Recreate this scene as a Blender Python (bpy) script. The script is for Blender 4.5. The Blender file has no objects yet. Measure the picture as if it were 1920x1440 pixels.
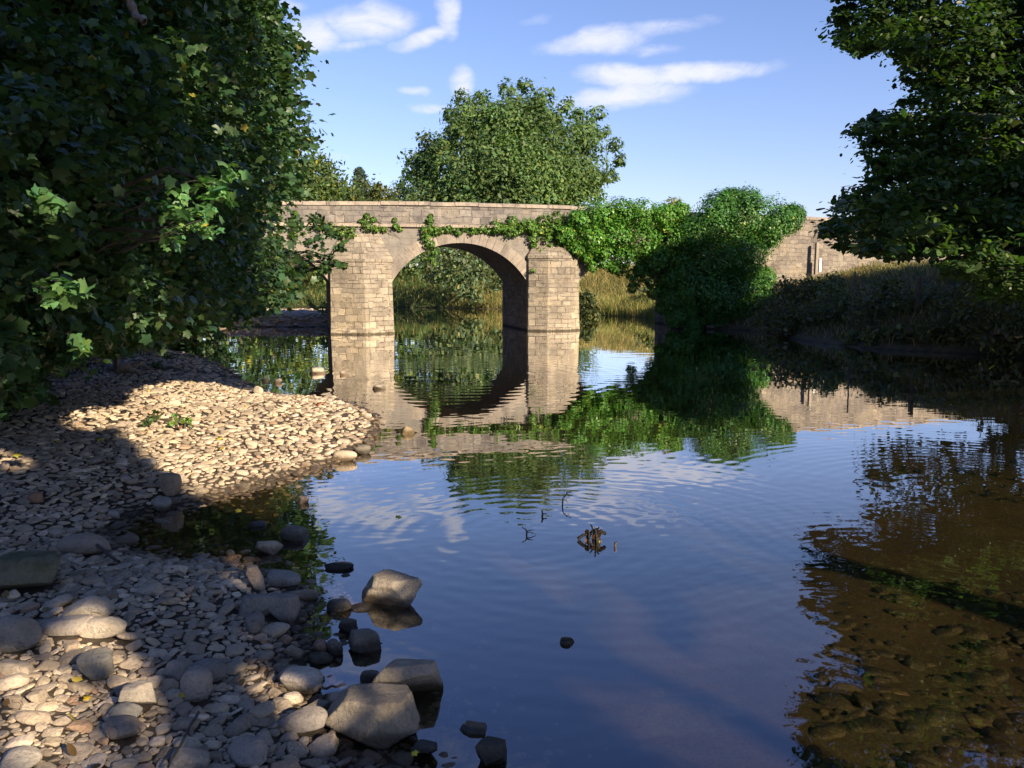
import bpy, bmesh, math, random
import numpy as np
from mathutils import Vector

random.seed(7)
rng = np.random.default_rng(7)
R = math.radians
scene = bpy.context.scene
COL = scene.collection
PI = math.pi

# ------------------------------------------------------------------ camera
CAMZ = 1.8
FPX = 1492.0
PITCH = math.atan((720 - 524) / FPX)
cp, sp = math.cos(PITCH), math.sin(PITCH)
cam = bpy.data.cameras.new('camera')
cam.sensor_width = 36
cam.lens = 36 * FPX / 1920
cam.clip_start = 0.05
cam.clip_end = 3000
camo = bpy.data.objects.new('camera', cam)
COL.objects.link(camo)
camo.location = (0, 0, CAMZ)
camo.rotation_euler = (PI / 2 - PITCH, 0, 0)
scene.camera = camo


def ray(px, py):
    a = (px - 960) / FPX
    b = (720 - py) / FPX
    return np.array([a, cp + b * sp, -sp + b * cp])


def P(px, py, Y):
    d = ray(px, py)
    return np.array([0, 0, CAMZ]) + d * (Y / d[1])


def G(px, py, z=0.0):
    d = ray(px, py)
    return np.array([0, 0, CAMZ]) + d * ((z - CAMZ) / d[2])


def project(p):
    p = np.asarray(p, float).reshape(-1, 3) - np.array([0, 0, CAMZ])
    fw = p[:, 1] * cp - p[:, 2] * sp
    up = p[:, 1] * sp + p[:, 2] * cp
    f = np.where(np.abs(fw) < 1e-6, 1e-6, fw)
    return 960 + FPX * p[:, 0] / f, 720 - FPX * up / f, fw


# ------------------------------------------------------------------ sun / sky
PHI, ELEV = R(42), R(25)
SUN = np.array([math.sin(PHI) * math.cos(ELEV), -math.cos(PHI) * math.cos(ELEV), math.sin(ELEV)])
sl = bpy.data.lights.new('sun', 'SUN')
sl.energy = 5.0
sl.angle = R(0.5)
sl.color = (1.0, 0.835, 0.615)
so = bpy.data.objects.new('sun', sl)
COL.objects.link(so)
so.rotation_euler = Vector(-SUN).to_track_quat('-Z', 'Y').to_euler()
so.location = (20, -20, 30)

scene.view_settings.view_transform = 'Standard'
scene.view_settings.look = 'None'
scene.view_settings.exposure = 1.45
scene.view_settings.gamma = 1
scene.render.engine = 'CYCLES'
scene.cycles.max_bounces = 7
scene.cycles.diffuse_bounces = 3
scene.cycles.glossy_bounces = 3
scene.cycles.transmission_bounces = 3
scene.cycles.transparent_max_bounces = 8
scene.cycles.use_denoising = True


class NT:
    """small helper for node trees"""

    def __init__(self, tree):
        self.t = tree
        tree.nodes.clear()

    def n(self, kind, **kw):
        nd = self.t.nodes.new(kind)
        for k, v in kw.items():
            if k.startswith('i_'):
                nd.inputs[k[2:].replace('_', ' ')].default_value = v
            else:
                setattr(nd, k, v)
        return nd

    def l(self, a, b):
        self.t.links.new(a, b)

    def val(self, sock, v):
        if isinstance(v, (int, float)):
            sock.default_value = v
        elif isinstance(v, tuple):
            sock.default_value = v
        else:
            self.l(v, sock)

    def math(self, op, a, b=0.0, c=0.0, clamp=False):
        nd = self.t.nodes.new('ShaderNodeMath')
        nd.operation = op
        nd.use_clamp = clamp
        for s, v in zip(nd.inputs, (a, b, c)):
            self.val(s, v)
        return nd.outputs[0]

    def mix(self, fac, a, b, blend='MIX'):
        nd = self.t.nodes.new('ShaderNodeMix')
        nd.data_type = 'RGBA'
        nd.blend_type = blend
        self.val(nd.inputs[0], fac)
        for s, v in ((nd.inputs[6], a), (nd.inputs[7], b)):
            if isinstance(v, tuple) and len(v) == 3:
                v = v + (1,)
            self.val(s, v)
        return nd.outputs[2]

    def noise(self, vec, scale, detail=4, rough=0.55, dist=0.0):
        nd = self.n('ShaderNodeTexNoise')
        nd.inputs['Scale'].default_value = scale
        nd.inputs['Detail'].default_value = detail
        nd.inputs['Roughness'].default_value = rough
        nd.inputs['Distortion'].default_value = dist
        if vec is not None:
            self.l(vec, nd.inputs['Vector'])
        return nd.outputs['Fac']

    def ramp(self, fac, stops):
        nd = self.n('ShaderNodeValToRGB')
        cr = nd.color_ramp
        while len(cr.elements) < len(stops):
            cr.elements.new(0.5)
        for e, (p, c) in zip(cr.elements, stops):
            e.position = p
            e.color = (c if isinstance(c, tuple) else (c, c, c)) + (1,) if not (isinstance(c, tuple) and len(c) == 4) else c
        self.l(fac, nd.inputs['Fac'])
        return nd.outputs['Color']

    def sstep(self, v, a, b):
        nd = self.n('ShaderNodeMapRange')
        nd.interpolation_type = 'SMOOTHSTEP'
        self.val(nd.inputs['Value'], v)
        nd.inputs['From Min'].default_value = a
        nd.inputs['From Max'].default_value = b
        return nd.outputs['Result']


def build_world():
    w = bpy.data.worlds.new('World')
    scene.world = w
    w.use_nodes = True
    t = NT(w.node_tree)
    sky = t.n('ShaderNodeTexSky')
    sky.sky_type = 'NISHITA'
    sky.sun_disc = False
    sky.sun_elevation = ELEV
    sky.sun_rotation = math.atan2(SUN[0], SUN[1])
    sky.air_density = 1.0
    sky.dust_density = 0.3
    sky.ozone_density = 2.0
    tc = t.n('ShaderNodeTexCoord')
    d = tc.outputs['Generated']
    sep = t.n('ShaderNodeSeparateXYZ')
    t.l(d, sep.inputs[0])
    x, y, z = sep.outputs
    az = t.math('ARCTAN2', x, y)
    el = t.math('ARCSINE', z)
    # warp
    n1 = t.n('ShaderNodeTexNoise')
    n1.inputs['Scale'].default_value = 11
    n1.inputs['Detail'].default_value = 5
    t.l(d, n1.inputs['Vector'])
    sw = t.n('ShaderNodeSeparateColor')
    t.l(n1.outputs['Color'], sw.inputs[0])
    azw = t.math('ADD', az, t.math('MULTIPLY', t.math('SUBTRACT', sw.outputs[0], 0.5), 0.07))
    elw = t.math('ADD', el, t.math('MULTIPLY', t.math('SUBTRACT', sw.outputs[1], 0.5), 0.035))

    def azel(px, py):
        v = ray(px, py)
        return math.atan2(v[0], v[1]), math.atan2(v[2], math.hypot(v[0], v[1]))
    # (px, py, half width px, half height px, tilt, strength)
    clouds = [(585, 62, 45, 26, 0, 1.0), (690, 40, 75, 28, 0.05, 1.0), (662, 86, 55, 9, 0.1, 0.7), (735, 25, 30, 18, 0, .5),
              (842, 30, 24, 34, 0.2, 0.95), (795, 72, 58, 13, 0.25, 0.95),
              (860, 158, 24, 22, 0, 0.9), (768, 171, 28, 7, 0, 0.75), (800, 201, 38, 8, 0, 0.7), (650, 300, 40, 8, 0, 0.4),
              (1120, 82, 95, 18, 0.05, 0.95), (1220, 58, 110, 11, 0.12, 0.6), (1240, 90, 60, 9, 0, 0.55), (1010, 33, 34, 8, 0.2, 0.45),
              (1180, 143, 100, 19, 0.0, 1.1), (1310, 137, 120, 16, 0.03, 1.1), (1140, 187, 95, 16, 0.05, 1.0), (1210, 168, 90, 22, 0.0, 0.9),
              (545, 5, 30, 8, 0, 0.6),
              # unseen clouds added above the frame, only for their reflection in the water
              (900, -560, 190, 40, 0.3, .35), (1330, -420, 180, 36, -.2, .3), (640, -300, 150, 26, 0, .45)]
    tot = None
    for (px, py, hw, hh, tilt, st) in clouds:
        a0, e0 = azel(px, py)
        k = 1.0 / math.hypot(FPX, 0) * 1.02
        da = t.math('SUBTRACT', azw, a0)
        de = t.math('SUBTRACT', elw, e0)
        u = t.math('ADD', t.math('MULTIPLY', da, math.cos(tilt)), t.math('MULTIPLY', de, math.sin(tilt)))
        v = t.math('SUBTRACT', t.math('MULTIPLY', de, math.cos(tilt)), t.math('MULTIPLY', da, math.sin(tilt)))
        u = t.math('DIVIDE', u, hw * k * 1.35)
        v = t.math('DIVIDE', v, hh * k * 1.5)
        r2 = t.math('ADD', t.math('MULTIPLY', u, u), t.math('MULTIPLY', v, v))
        g = t.math('MULTIPLY', t.math('SUBTRACT', 1.0, r2, clamp=True), st)
        tot = g if tot is None else t.math('MAXIMUM', tot, g)
    mp = t.n('ShaderNodeMapping')
    mp.inputs['Scale'].default_value = (1, 1, 2.4)
    t.l(d, mp.inputs['Vector'])
    n2 = t.noise(mp.outputs[0], 26, 8, 0.66, 0.6)
    dens = t.math('SUBTRACT', t.math('MULTIPLY', tot, t.math('ADD', 0.45, n2)), t.math('MULTIPLY', t.math('SUBTRACT', 1.0, n2), 0.25))
    dens = t.math('MULTIPLY', t.sstep(dens, 0.0, 1.0), 0.92)
    hs = t.n('ShaderNodeHueSaturation')
    hs.inputs['Saturation'].default_value = 0.9
    t.l(sky.outputs[0], hs.inputs['Color'])
    tint = t.mix(1.0, hs.outputs[0], t.mix(t.sstep(el, 0.3, 0.6), t.mix(t.sstep(el, 0.0, 0.34), (0.70, 0.665, 0.83), (0.62, 0.665, 0.89)), (0.60, 0.74, 1.25)), 'MULTIPLY')
    colr = t.mix(dens, tint, (4.3, 4.35, 5.0))
    bg = t.n('ShaderNodeBackground')
    bg.inputs['Strength'].default_value = 0.082
    t.l(colr, bg.inputs['Color'])
    out = t.n('ShaderNodeOutputWorld')
    t.l(bg.outputs[0], out.inputs['Surface'])


build_world()


# ------------------------------------------------------------------ materials
def new_mat(name):
    m = bpy.data.materials.new(name)
    m.use_nodes = True
    return m, NT(m.node_tree)


def finish(t, bsdf):
    o = t.n('ShaderNodeOutputMaterial')
    t.l(bsdf, o.inputs['Surface'])


def leaf_mat(name, transl=0.35, rough=0.42, tcol=(1.5, 1.9, 0.5)):
    m, t = new_mat(name)
    at = t.n('ShaderNodeAttribute', attribute_name='Col')
    c = at.outputs['Color']
    p = t.n('ShaderNodeBsdfPrincipled')
    t.l(c, p.inputs['Base Color'])
    p.inputs['Roughness'].default_value = rough
    p.inputs['Specular IOR Level'].default_value = 0.22
    tr = t.n('ShaderNodeBsdfTranslucent')
    t.l(t.mix(1.0, c, tcol, 'MULTIPLY'), tr.inputs['Color'])
    mx = t.n('ShaderNodeMixShader')
    mx.inputs[0].default_value = transl
    t.l(p.outputs[0], mx.inputs[1])
    t.l(tr.outputs[0], mx.inputs[2])
    finish(t, mx.outputs[0])
    return m


def bark_mat(name, c1, c2):
    m, t = new_mat(name)
    tc = t.n('ShaderNodeTexCoord')
    mp = t.n('ShaderNodeMapping')
    mp.inputs['Scale'].default_value = (6, 6, 1.6)
    t.l(tc.outputs['Object'], mp.inputs['Vector'])
    n = t.noise(mp.outputs[0], 3, 6, 0.65)
    p = t.n('ShaderNodeBsdfPrincipled')
    t.l(t.ramp(n, [(0.3, c1), (0.7, c2)]), p.inputs['Base Color'])
    p.inputs['Roughness'].default_value = 0.9
    b = t.n('ShaderNodeBump')
    b.inputs['Strength'].default_value = 0.6
    b.inputs['Distance'].default_value = 0.03
    t.l(n, b.inputs['Height'])
    t.l(b.outputs[0], p.inputs['Normal'])
    finish(t, p.outputs[0])
    return m


def rock_mat(name, moss=False):
    """river stone: colour comes from the stone's own attribute, wet and dark close to the water line"""
    m, t = new_mat(name)
    at = t.n('ShaderNodeAttribute', attribute_name='Col')
    geo = t.n('ShaderNodeNewGeometry')
    pos = geo.outputs['Position']
    sep = t.n('ShaderNodeSeparateXYZ')
    t.l(pos, sep.inputs[0])
    n1 = t.noise(pos, 9, 5, 0.6)
    n2 = t.noise(pos, 70, 4, 0.65)
    n3 = t.noise(pos, 240, 3, 0.7)
    c = t.mix(1.0, at.outputs['Color'], t.ramp(n1, [(0.25, (0.72, 0.70, 0.68)), (0.55, (1, 1, 1)), (0.8, (1.18, 1.14, 1.05))]), 'MULTIPLY')
    c = t.mix(1.0, c, t.ramp(n2, [(0.28, (0.68, 0.67, 0.66)), (0.5, (1, 1, 1)), (0.75, (1.15, 1.13, 1.1))]), 'MULTIPLY')
    spk = t.sstep(n3, 0.62, 0.72)
    c = t.mix(t.math('MULTIPLY', spk, 0.45), c, (0.09, 0.085, 0.08))
    wob = t.math('MULTIPLY', t.math('SUBTRACT', n1, 0.5), 0.05)
    zz = t.math('ADD', sep.outputs[2], wob)
    wet = t.math('SUBTRACT', 1.0, t.sstep(zz, 0.025, 0.075))
    c = t.mix(wet, c, t.mix(1.0, c, (0.30, 0.27, 0.23), 'MULTIPLY'))
    if moss:
        up = t.n('ShaderNodeSeparateXYZ')
        t.l(geo.outputs['Normal'], up.inputs[0])
        mk = t.math('MULTIPLY', t.sstep(up.outputs[2], 0.0, 0.8), t.sstep(n1, 0.35, 0.6))
        c = t.mix(t.math('MULTIPLY', mk, 0.8), c, (0.045, 0.052, 0.018))
    p = t.n('ShaderNodeBsdfPrincipled')
    t.l(c, p.inputs['Base Color'])
    p.inputs['Specular IOR Level'].default_value = 0.3
    t.l(t.math('SUBTRACT', 0.85, t.math('MULTIPLY', wet, 0.52)), p.inputs['Roughness'])
    b = t.n('ShaderNodeBump')
    vo = t.n('ShaderNodeTexVoronoi', feature='DISTANCE_TO_EDGE')
    vo.inputs['Scale'].default_value = 7
    wv = t.n('ShaderNodeVectorMath', operation='MULTIPLY_ADD')
    nzc = t.n('ShaderNodeTexNoise')
    nzc.inputs['Scale'].default_value = 14
    t.l(pos, nzc.inputs['Vector'])
    t.l(nzc.outputs['Color'], wv.inputs[0])
    wv.inputs[1].default_value = (.12, .12, .12)
    t.l(pos, wv.inputs[2])
    t.l(wv.outputs[0], vo.inputs['Vector'])
    crack = t.math('MULTIPLY', t.math('SUBTRACT', 1.0, t.sstep(vo.outputs['Distance'], 0.0, 0.02)), t.sstep(n1, .52, .6))
    n4 = t.noise(pos, 26, 6, 0.7)
    b.inputs['Strength'].default_value = 0.8
    b.inputs['Distance'].default_value = 0.010
    t.l(t.math('SUBTRACT', t.math('ADD', t.math('ADD', n2, t.math('MULTIPLY', n4, 1.6)), t.math('MULTIPLY', n3, 0.5)), crack), b.inputs['Height'])
    t.l(b.outputs[0], p.inputs['Normal'])
    finish(t, p.outputs[0])
    return m


def masonry_mat(name, bw, rh, ca, cb, mortar, patch=0.5, rough_bump=1.0, warp=0.05, render_amt=0.0, wetz=True):
    """coursed stone in UV metres, with staining, lichen and lime streaks"""
    m, t = new_mat(name)
    uv = t.n('ShaderNodeUVMap', uv_map='UV')
    nz = t.n('ShaderNodeTexNoise')
    nz.inputs['Scale'].default_value = 2.2
    nz.inputs['Detail'].default_value = 3
    t.l(uv.outputs[0], nz.inputs['Vector'])
    vm = t.n('ShaderNodeVectorMath', operation='MULTIPLY_ADD')
    t.l(nz.outputs['Color'], vm.inputs[0])
    vm.inputs[1].default_value = (warp * 3.5, warp * 1.5, 0)
    t.l(uv.outputs[0], vm.inputs[2])
    br = t.n('ShaderNodeTexBrick')
    br.offset = 0.5
    br.squash = 0.75
    br.squash_frequency = 3
    br.inputs['Scale'].default_value = 1.0
    br.inputs['Brick Width'].default_value = bw
    br.inputs['Row Height'].default_value = rh
    br.inputs['Mortar Size'].default_value = 0.012
    br.inputs['Mortar Smooth'].default_value = 0.35
    br.inputs['Bias'].default_value = 0.0
    br.inputs['Color1'].default_value = ca + (1,)
    br.inputs['Color2'].default_value = cb + (1,)
    br.inputs['Mortar'].default_value = mortar + (1,)
    t.l(vm.outputs[0], br.inputs['Vector'])
    big = t.noise(uv.outputs[0], 0.75, 5, 0.62)
    mid = t.noise(uv.outputs[0], 5.0, 6, 0.7)
    fine = t.noise(uv.outputs[0], 28, 5, 0.7)
    # older, coarser coursing shows in patches
    b2 = t.n('ShaderNodeTexBrick')
    b2.offset = 0.37
    b2.squash = 1.5
    b2.squash_frequency = 2
    for k_, v_ in (('Scale', 1.0), ('Brick Width', bw * .62), ('Row Height', rh * 1.45), ('Mortar Size', 0.016), ('Mortar Smooth', 0.5), ('Color1', tuple(q * .8 for q in cb) + (1,)), ('Color2', tuple(q * 1.12 for q in ca) + (1,)), ('Mortar', mortar + (1,))):
        b2.inputs[k_].default_value = v_
    t.l(vm.outputs[0], b2.inputs['Vector'])
    sel = t.sstep(t.noise(uv.outputs[0], 1.1, 3, 0.5), 0.49, 0.53)
    bfac = t.n('ShaderNodeMix')
    t.l(sel, bfac.inputs[0])
    t.l(br.outputs['Fac'], bfac.inputs[2])
    t.l(b2.outputs['Fac'], bfac.inputs[3])
    wear = t.sstep(t.noise(uv.outputs[0], 2.6, 5, 0.65), 0.40, 0.62)     # joints flush or worn away in places
    c = t.mix(sel, br.outputs['Color'], b2.outputs['Color'])
    c = t.mix(t.math('MULTIPLY', wear, t.math('MULTIPLY', bfac.outputs[0], .8)), c, tuple((a_ + b_) / 2 for a_, b_ in zip(ca, cb)))
    c = t.mix(1.0, c, t.ramp(big, [(0.3, (0.62, 0.60, 0.62)), (0.5, (1, 1, 1)), (0.72, (1.22, 1.14, 1.0))]), 'MULTIPLY')
    c = t.mix(1.0, c, t.ramp(mid, [(0.25, (0.60, 0.58, 0.57)), (0.5, (1, 1, 1)), (0.75, (1.25, 1.2, 1.12))]), 'MULTIPLY')
    c = t.mix(1.0, c, t.ramp(fine, [(0.25, (0.72, 0.72, 0.72)), (0.6, (1.1, 1.1, 1.1))]), 'MULTIPLY')
    # pale lime runs, stretched downwards
    mp = t.n('ShaderNodeMapping')
    mp.inputs['Scale'].default_value = (3.2, 0.5, 1)
    t.l(uv.outputs[0], mp.inputs['Vector'])
    run = t.noise(mp.outputs[0], 1.6, 5, 0.6)
    c = t.mix(t.math('MULTIPLY', t.sstep(run, 0.58, 0.72), 0.35 * patch), c, (0.40, 0.35, 0.28))
    # dark lichen / soot
    c = t.mix(t.math('MULTIPLY', t.sstep(t.noise(uv.outputs[0], 1.7, 6, 0.7), 0.55, 0.75), 0.5 * patch), c, (0.11, 0.10, 0.095))
    if render_amt > 0:
        c = t.mix(render_amt, c, t.mix(big, (0.18, 0.162, 0.138), (0.255, 0.23, 0.192)))
    geo = t.n('ShaderNodeNewGeometry')
    if wetz:
        sep = t.n('ShaderNodeSeparateXYZ')
        t.l(geo.outputs['Position'], sep.inputs[0])
        # grey lichen on the upper courses, floods keep the lower ones clean
        hi_ = t.sstep(t.math('ADD', sep.outputs[2], t.math('MULTIPLY', t.math('SUBTRACT', big, .5), 2.6)), 0.9, 2.9)
        c = t.mix(t.math('MULTIPLY', hi_, .6 * patch), c, t.mix(1.0, c, (0.74, 0.77, 0.86), 'MULTIPLY'))
        zz = t.math('ADD', sep.outputs[2], t.math('MULTIPLY', t.math('SUBTRACT', mid, 0.5), 0.15))
        damp = t.math('SUBTRACT', 1.0, t.sstep(zz, 0.03, 0.10))
        c = t.mix(damp, c, t.mix(1.0, c, (0.25, 0.24, 0.22), 'MULTIPLY'))
    p = t.n('ShaderNodeBsdfPrincipled')
    t.l(c, p.inputs['Base Color'])
    p.inputs['Roughness'].default_value = 0.92
    p.inputs['Specular IOR Level'].default_value = 0.15
    b = t.n('ShaderNodeBump')
    b.inputs['Strength'].default_value = 0.9 * rough_bump
    b.inputs['Distance'].default_value = 0.05
    h = t.math('MULTIPLY', t.math('SUBTRACT', 1.0, t.math('MULTIPLY', bfac.outputs[0], t.math('SUBTRACT', 1.0, t.math('MULTIPLY', wear, .7)))), 0.5 * (1 - render_amt))
    h = t.math('ADD', h, t.math('MULTIPLY', mid, 0.8))
    h = t.math('ADD', h, t.math('MULTIPLY', fine, 0.35))
    t.l(h, b.inputs['Height'])
    t.l(b.outputs[0], p.inputs['Normal'])
    finish(t, p.outputs[0])
    return m


def plain_mat(name, c1, c2, scale=8, rough=0.9, bump=0.3):
    m, t = new_mat(name)
    tc = t.n('ShaderNodeTexCoord')
    n = t.noise(tc.outputs['Object'], scale, 6, 0.65)
    p = t.n('ShaderNodeBsdfPrincipled')
    t.l(t.ramp(n, [(0.3, c1), (0.7, c2)]), p.inputs['Base Color'])
    p.inputs['Roughness'].default_value = rough
    b = t.n('ShaderNodeBump')
    b.inputs['Strength'].default_value = bump
    b.inputs['Distance'].default_value = 0.02
    t.l(n, b.inputs['Height'])
    t.l(b.outputs[0], p.inputs['Normal'])
    finish(t, p.outputs[0])
    return m


def ground_mat():
    m, t = new_mat('ground_soil')
    at = t.n('ShaderNodeAttribute', attribute_name='Col')
    geo = t.n('ShaderNodeNewGeometry')
    pos = geo.outputs['Position']
    n1 = t.noise(pos, 1.3, 5, 0.6)
    n2 = t.noise(pos, 14, 6, 0.7)
    vo = t.n('ShaderNodeTexVoronoi')
    vo.inputs['Scale'].default_value = 42
    t.l(pos, vo.inputs['Vector'])
    c = t.mix(1.0, at.outputs['Color'], t.ramp(n1, [(0.3, (0.65, 0.66, 0.68)), (0.7, (1.25, 1.2, 1.1))]), 'MULTIPLY')
    c = t.mix(1.0, c, t.ramp(n2, [(0.25, (0.55, 0.55, 0.55)), (0.7, (1.3, 1.28, 1.25))]), 'MULTIPLY')
    p = t.n('ShaderNodeBsdfPrincipled')
    t.l(c, p.inputs['Base Color'])
    p.inputs['Roughness'].default_value = 0.9
    p.inputs['Specular IOR Level'].default_value = 0.2
    b = t.n('ShaderNodeBump')
    b.inputs['Strength'].default_value = 0.3
    b.inputs['Distance'].default_value = 0.02
    t.l(t.math('ADD', n2, t.math('MULTIPLY', vo.outputs['Distance'], -0.6)), b.inputs['Height'])
    t.l(b.outputs[0], p.inputs['Normal'])
    finish(t, p.outputs[0])
    return m


def water_mat():
    m, t = new_mat('river_water')
    fr = t.n('ShaderNodeFresnel')
    fr.inputs['IOR'].default_value = 1.5
    gl = t.n('ShaderNodeBsdfGlossy')
    gl.inputs['Roughness'].default_value = 0.015
    gl.inputs['Color'].default_value = (1, 1, 1, 1)
    tr = t.n('ShaderNodeBsdfTransparent')
    tr.inputs['Color'].default_value = (0.76, 0.70, 0.52, 1)
    mx = t.n('ShaderNodeMixShader')
    geo = t.n('ShaderNodeNewGeometry')      # light coming up from below is let through (the sheet does not refract)
    t.l(t.math('MULTIPLY', t.math('MULTIPLY', fr.outputs[0], 1.8, clamp=True), t.math('SUBTRACT', 1.0, geo.outputs['Backfacing'])), mx.inputs[0])
    t.l(tr.outputs[0], mx.inputs[1])
    t.l(gl.outputs[0], mx.inputs[2])
    finish(t, mx.outputs[0])
    return m


M = {}
M['leaf_syc'] = leaf_mat('sycamore_leaf', 0.30, 0.40)
M['leaf_beech'] = leaf_mat('hazel_leaf', 0.35, 0.40)
M['leaf_far'] = leaf_mat('distant_leaf', 0.30, 0.55)
M['leaf_ivy'] = leaf_mat('ivy_leaf', 0.22, 0.38)
M['grass'] = leaf_mat('grass_blade', 0.35, 0.6, (1.3, 1.3, 0.7))
M['bark'] = bark_mat('grey_bark', (0.05, 0.042, 0.033), (0.16, 0.14, 0.115))
M['bark_dark'] = bark_mat('dark_bark', (0.025, 0.02, 0.016), (0.08, 0.065, 0.05))
M['bark_shaded'] = bark_mat('shaded_bark', (0.012, 0.010, 0.008), (0.035, 0.03, 0.024))  # darker copy of the dark bark, shade put into its colour
M['wood_dead'] = bark_mat('dead_wood', (0.10, 0.08, 0.06), (0.30, 0.25, 0.2))
M['rock'] = rock_mat('river_stone')
M['rock_moss'] = rock_mat('mossy_river_stone', True)
M['ground'] = ground_mat()
M['water'] = water_mat()
M['pier'] = masonry_mat('pier_masonry', 0.42, 0.155, (0.295, 0.25, 0.185), (0.205, 0.175, 0.135), (0.12, 0.10, 0.08), 0.8, 1.0)
M['spandrel'] = masonry_mat('spandrel_render', 0.5, 0.2, (0.21, 0.185, 0.15), (0.17, 0.15, 0.125), (0.135, 0.115, 0.095), 0.9, 0.7, 0.05, 0.42)
M['ring'] = masonry_mat('arch_ring_stone', 0.34, 0.9, (0.275, 0.235, 0.19), (0.205, 0.175, 0.145), (0.09, 0.075, 0.06), 0.6, 0.6, 0.012, 0.12)
M['parapet'] = masonry_mat('parapet_masonry', 0.46, 0.17, (0.215, 0.19, 0.16), (0.15, 0.135, 0.12), (0.12, 0.10, 0.085), 1.0, 0.9)
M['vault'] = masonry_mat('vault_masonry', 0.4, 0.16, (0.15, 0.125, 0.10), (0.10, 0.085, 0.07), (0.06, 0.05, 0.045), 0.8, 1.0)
M['coping'] = masonry_mat('coping_stone', 0.9, 0.6, (0.32, 0.265, 0.21), (0.24, 0.205, 0.17), (0.12, 0.10, 0.085), 0.6, 0.6)
M['abut'] = masonry_mat('abutment_masonry', 0.7, 0.22, (0.14, 0.12, 0.10), (0.09, 0.08, 0.065), (0.05, 0.04, 0.035), 0.8, 1.0)
M['rubble'] = masonry_mat('approach_wall_masonry', 0.36, 0.16, (0.26, 0.22, 0.17), (0.175, 0.15, 0.125), (0.21, 0.18, 0.145), 0.8, 1.1, 0.07)
M['post'] = plain_mat('weathered_post', (0.15, 0.125, 0.10), (0.27, 0.23, 0.18), 14)
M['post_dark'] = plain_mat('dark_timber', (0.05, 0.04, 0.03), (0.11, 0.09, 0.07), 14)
M['white'] = plain_mat('white_paint', (0.7, 0.7, 0.68), (0.85, 0.84, 0.8), 10)
M['asphalt'] = plain_mat('road_surface', (0.04, 0.04, 0.04), (0.07, 0.07, 0.068), 30)


# ------------------------------------------------------------------ mesh helpers
def mesh_obj(name, verts, faces_flat, sizes, mat, parent=None, cols=None, uvs=None, smooth=False):
    """verts (N,3); faces_flat loop vertex index array; sizes per-face loop counts (array)"""
    verts = np.ascontiguousarray(verts, dtype=np.float32)
    faces_flat = np.ascontiguousarray(faces_flat, dtype=np.int32)
    sizes = np.ascontiguousarray(sizes, dtype=np.int32)
    me = bpy.data.meshes.new(name)
    me.vertices.add(len(verts))
    me.vertices.foreach_set('co', verts.ravel())
    me.loops.add(len(faces_flat))
    me.loops.foreach_set('vertex_index', faces_flat)
    me.polygons.add(len(sizes))
    st = np.concatenate([[0], np.cumsum(sizes)[:-1]]).astype(np.int32)
    me.polygons.foreach_set('loop_start', st)
    me.polygons.foreach_set('loop_total', sizes)
    if smooth:
        me.polygons.foreach_set('use_smooth', np.ones(len(sizes), dtype=bool))
    if cols is not None:
        a = me.attributes.new('Col', 'FLOAT_COLOR', 'POINT')
        c4 = np.ones((len(verts), 4), dtype=np.float32)
        c4[:, :3] = cols
        a.data.foreach_set('color', c4.ravel())
    if uvs is not None:
        l = me.uv_layers.new(name='UV')
        l.data.foreach_set('uv', np.ascontiguousarray(uvs, dtype=np.float32).ravel())
    me.update(calc_edges=True)
    me.validate()
    if mat is not None:
        me.materials.append(mat)
    o = bpy.data.objects.new(name, me)
    COL.objects.link(o)
    if parent is not None:
        o.parent = parent
    return o


def tag(o, label=None, cat=None, group=None, kind=None):
    if label:
        o['label'] = label
    if cat:
        o['category'] = cat
    if group:
        o['group'] = group
    if kind:
        o['kind'] = kind
    return o


def empty(name, loc=(0, 0, 0), rz=0.0):
    o = bpy.data.objects.new(name, None)
    o.location = loc
    o.rotation_euler = (0, 0, rz)
    o.empty_display_size = 0.3
    COL.objects.link(o)
    return o


class MB:
    """collects quads with UVs"""

    def __init__(self):
        self.v, self.f, self.s, self.uv = [], [], [], []

    def face(self, pts, uvs=None):
        b = len(self.v)
        self.v += [tuple(p) for p in pts]
        self.f += list(range(b, b + len(pts)))
        self.s.append(len(pts))
        self.uv += uvs if uvs else [(p[0], p[2]) for p in pts]

    def box(self, a, b):
        x0, y0, z0 = a
        x1, y1, z1 = b
        c = [(x0, y0, z0), (x1, y0, z0), (x1, y1, z0), (x0, y1, z0), (x0, y0, z1), (x1, y0, z1), (x1, y1, z1), (x0, y1, z1)]
        self.face([c[0], c[1], c[5], c[4]], [(x0, z0), (x1, z0), (x1, z1), (x0, z1)])
        self.face([c[1], c[2], c[6], c[5]], [(x1 + y0, z0), (x1 + y1, z0), (x1 + y1, z1), (x1 + y0, z1)])
        self.face([c[2], c[3], c[7], c[6]], [(x1, z0), (x0, z0), (x0, z1), (x1, z1)])
        self.face([c[3], c[0], c[4], c[7]], [(x0 + y1, z0), (x0 + y0, z0), (x0 + y0, z1), (x0 + y1, z1)])
        self.face([c[4], c[5], c[6], c[7]], [(x0, z1 + y0), (x1, z1 + y0), (x1, z1 + y1), (x0, z1 + y1)])
        self.face([c[3], c[2], c[1], c[0]], [(x0, z0 + y1), (x1, z0 + y1), (x1, z0 + y0), (x0, z0 + y0)])

    def build(self, name, mat, parent=None, smooth=False):
        return mesh_obj(name, np.array(self.v), np.array(self.f), np.array(self.s), mat, parent, None, np.array(self.uv), smooth)


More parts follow.
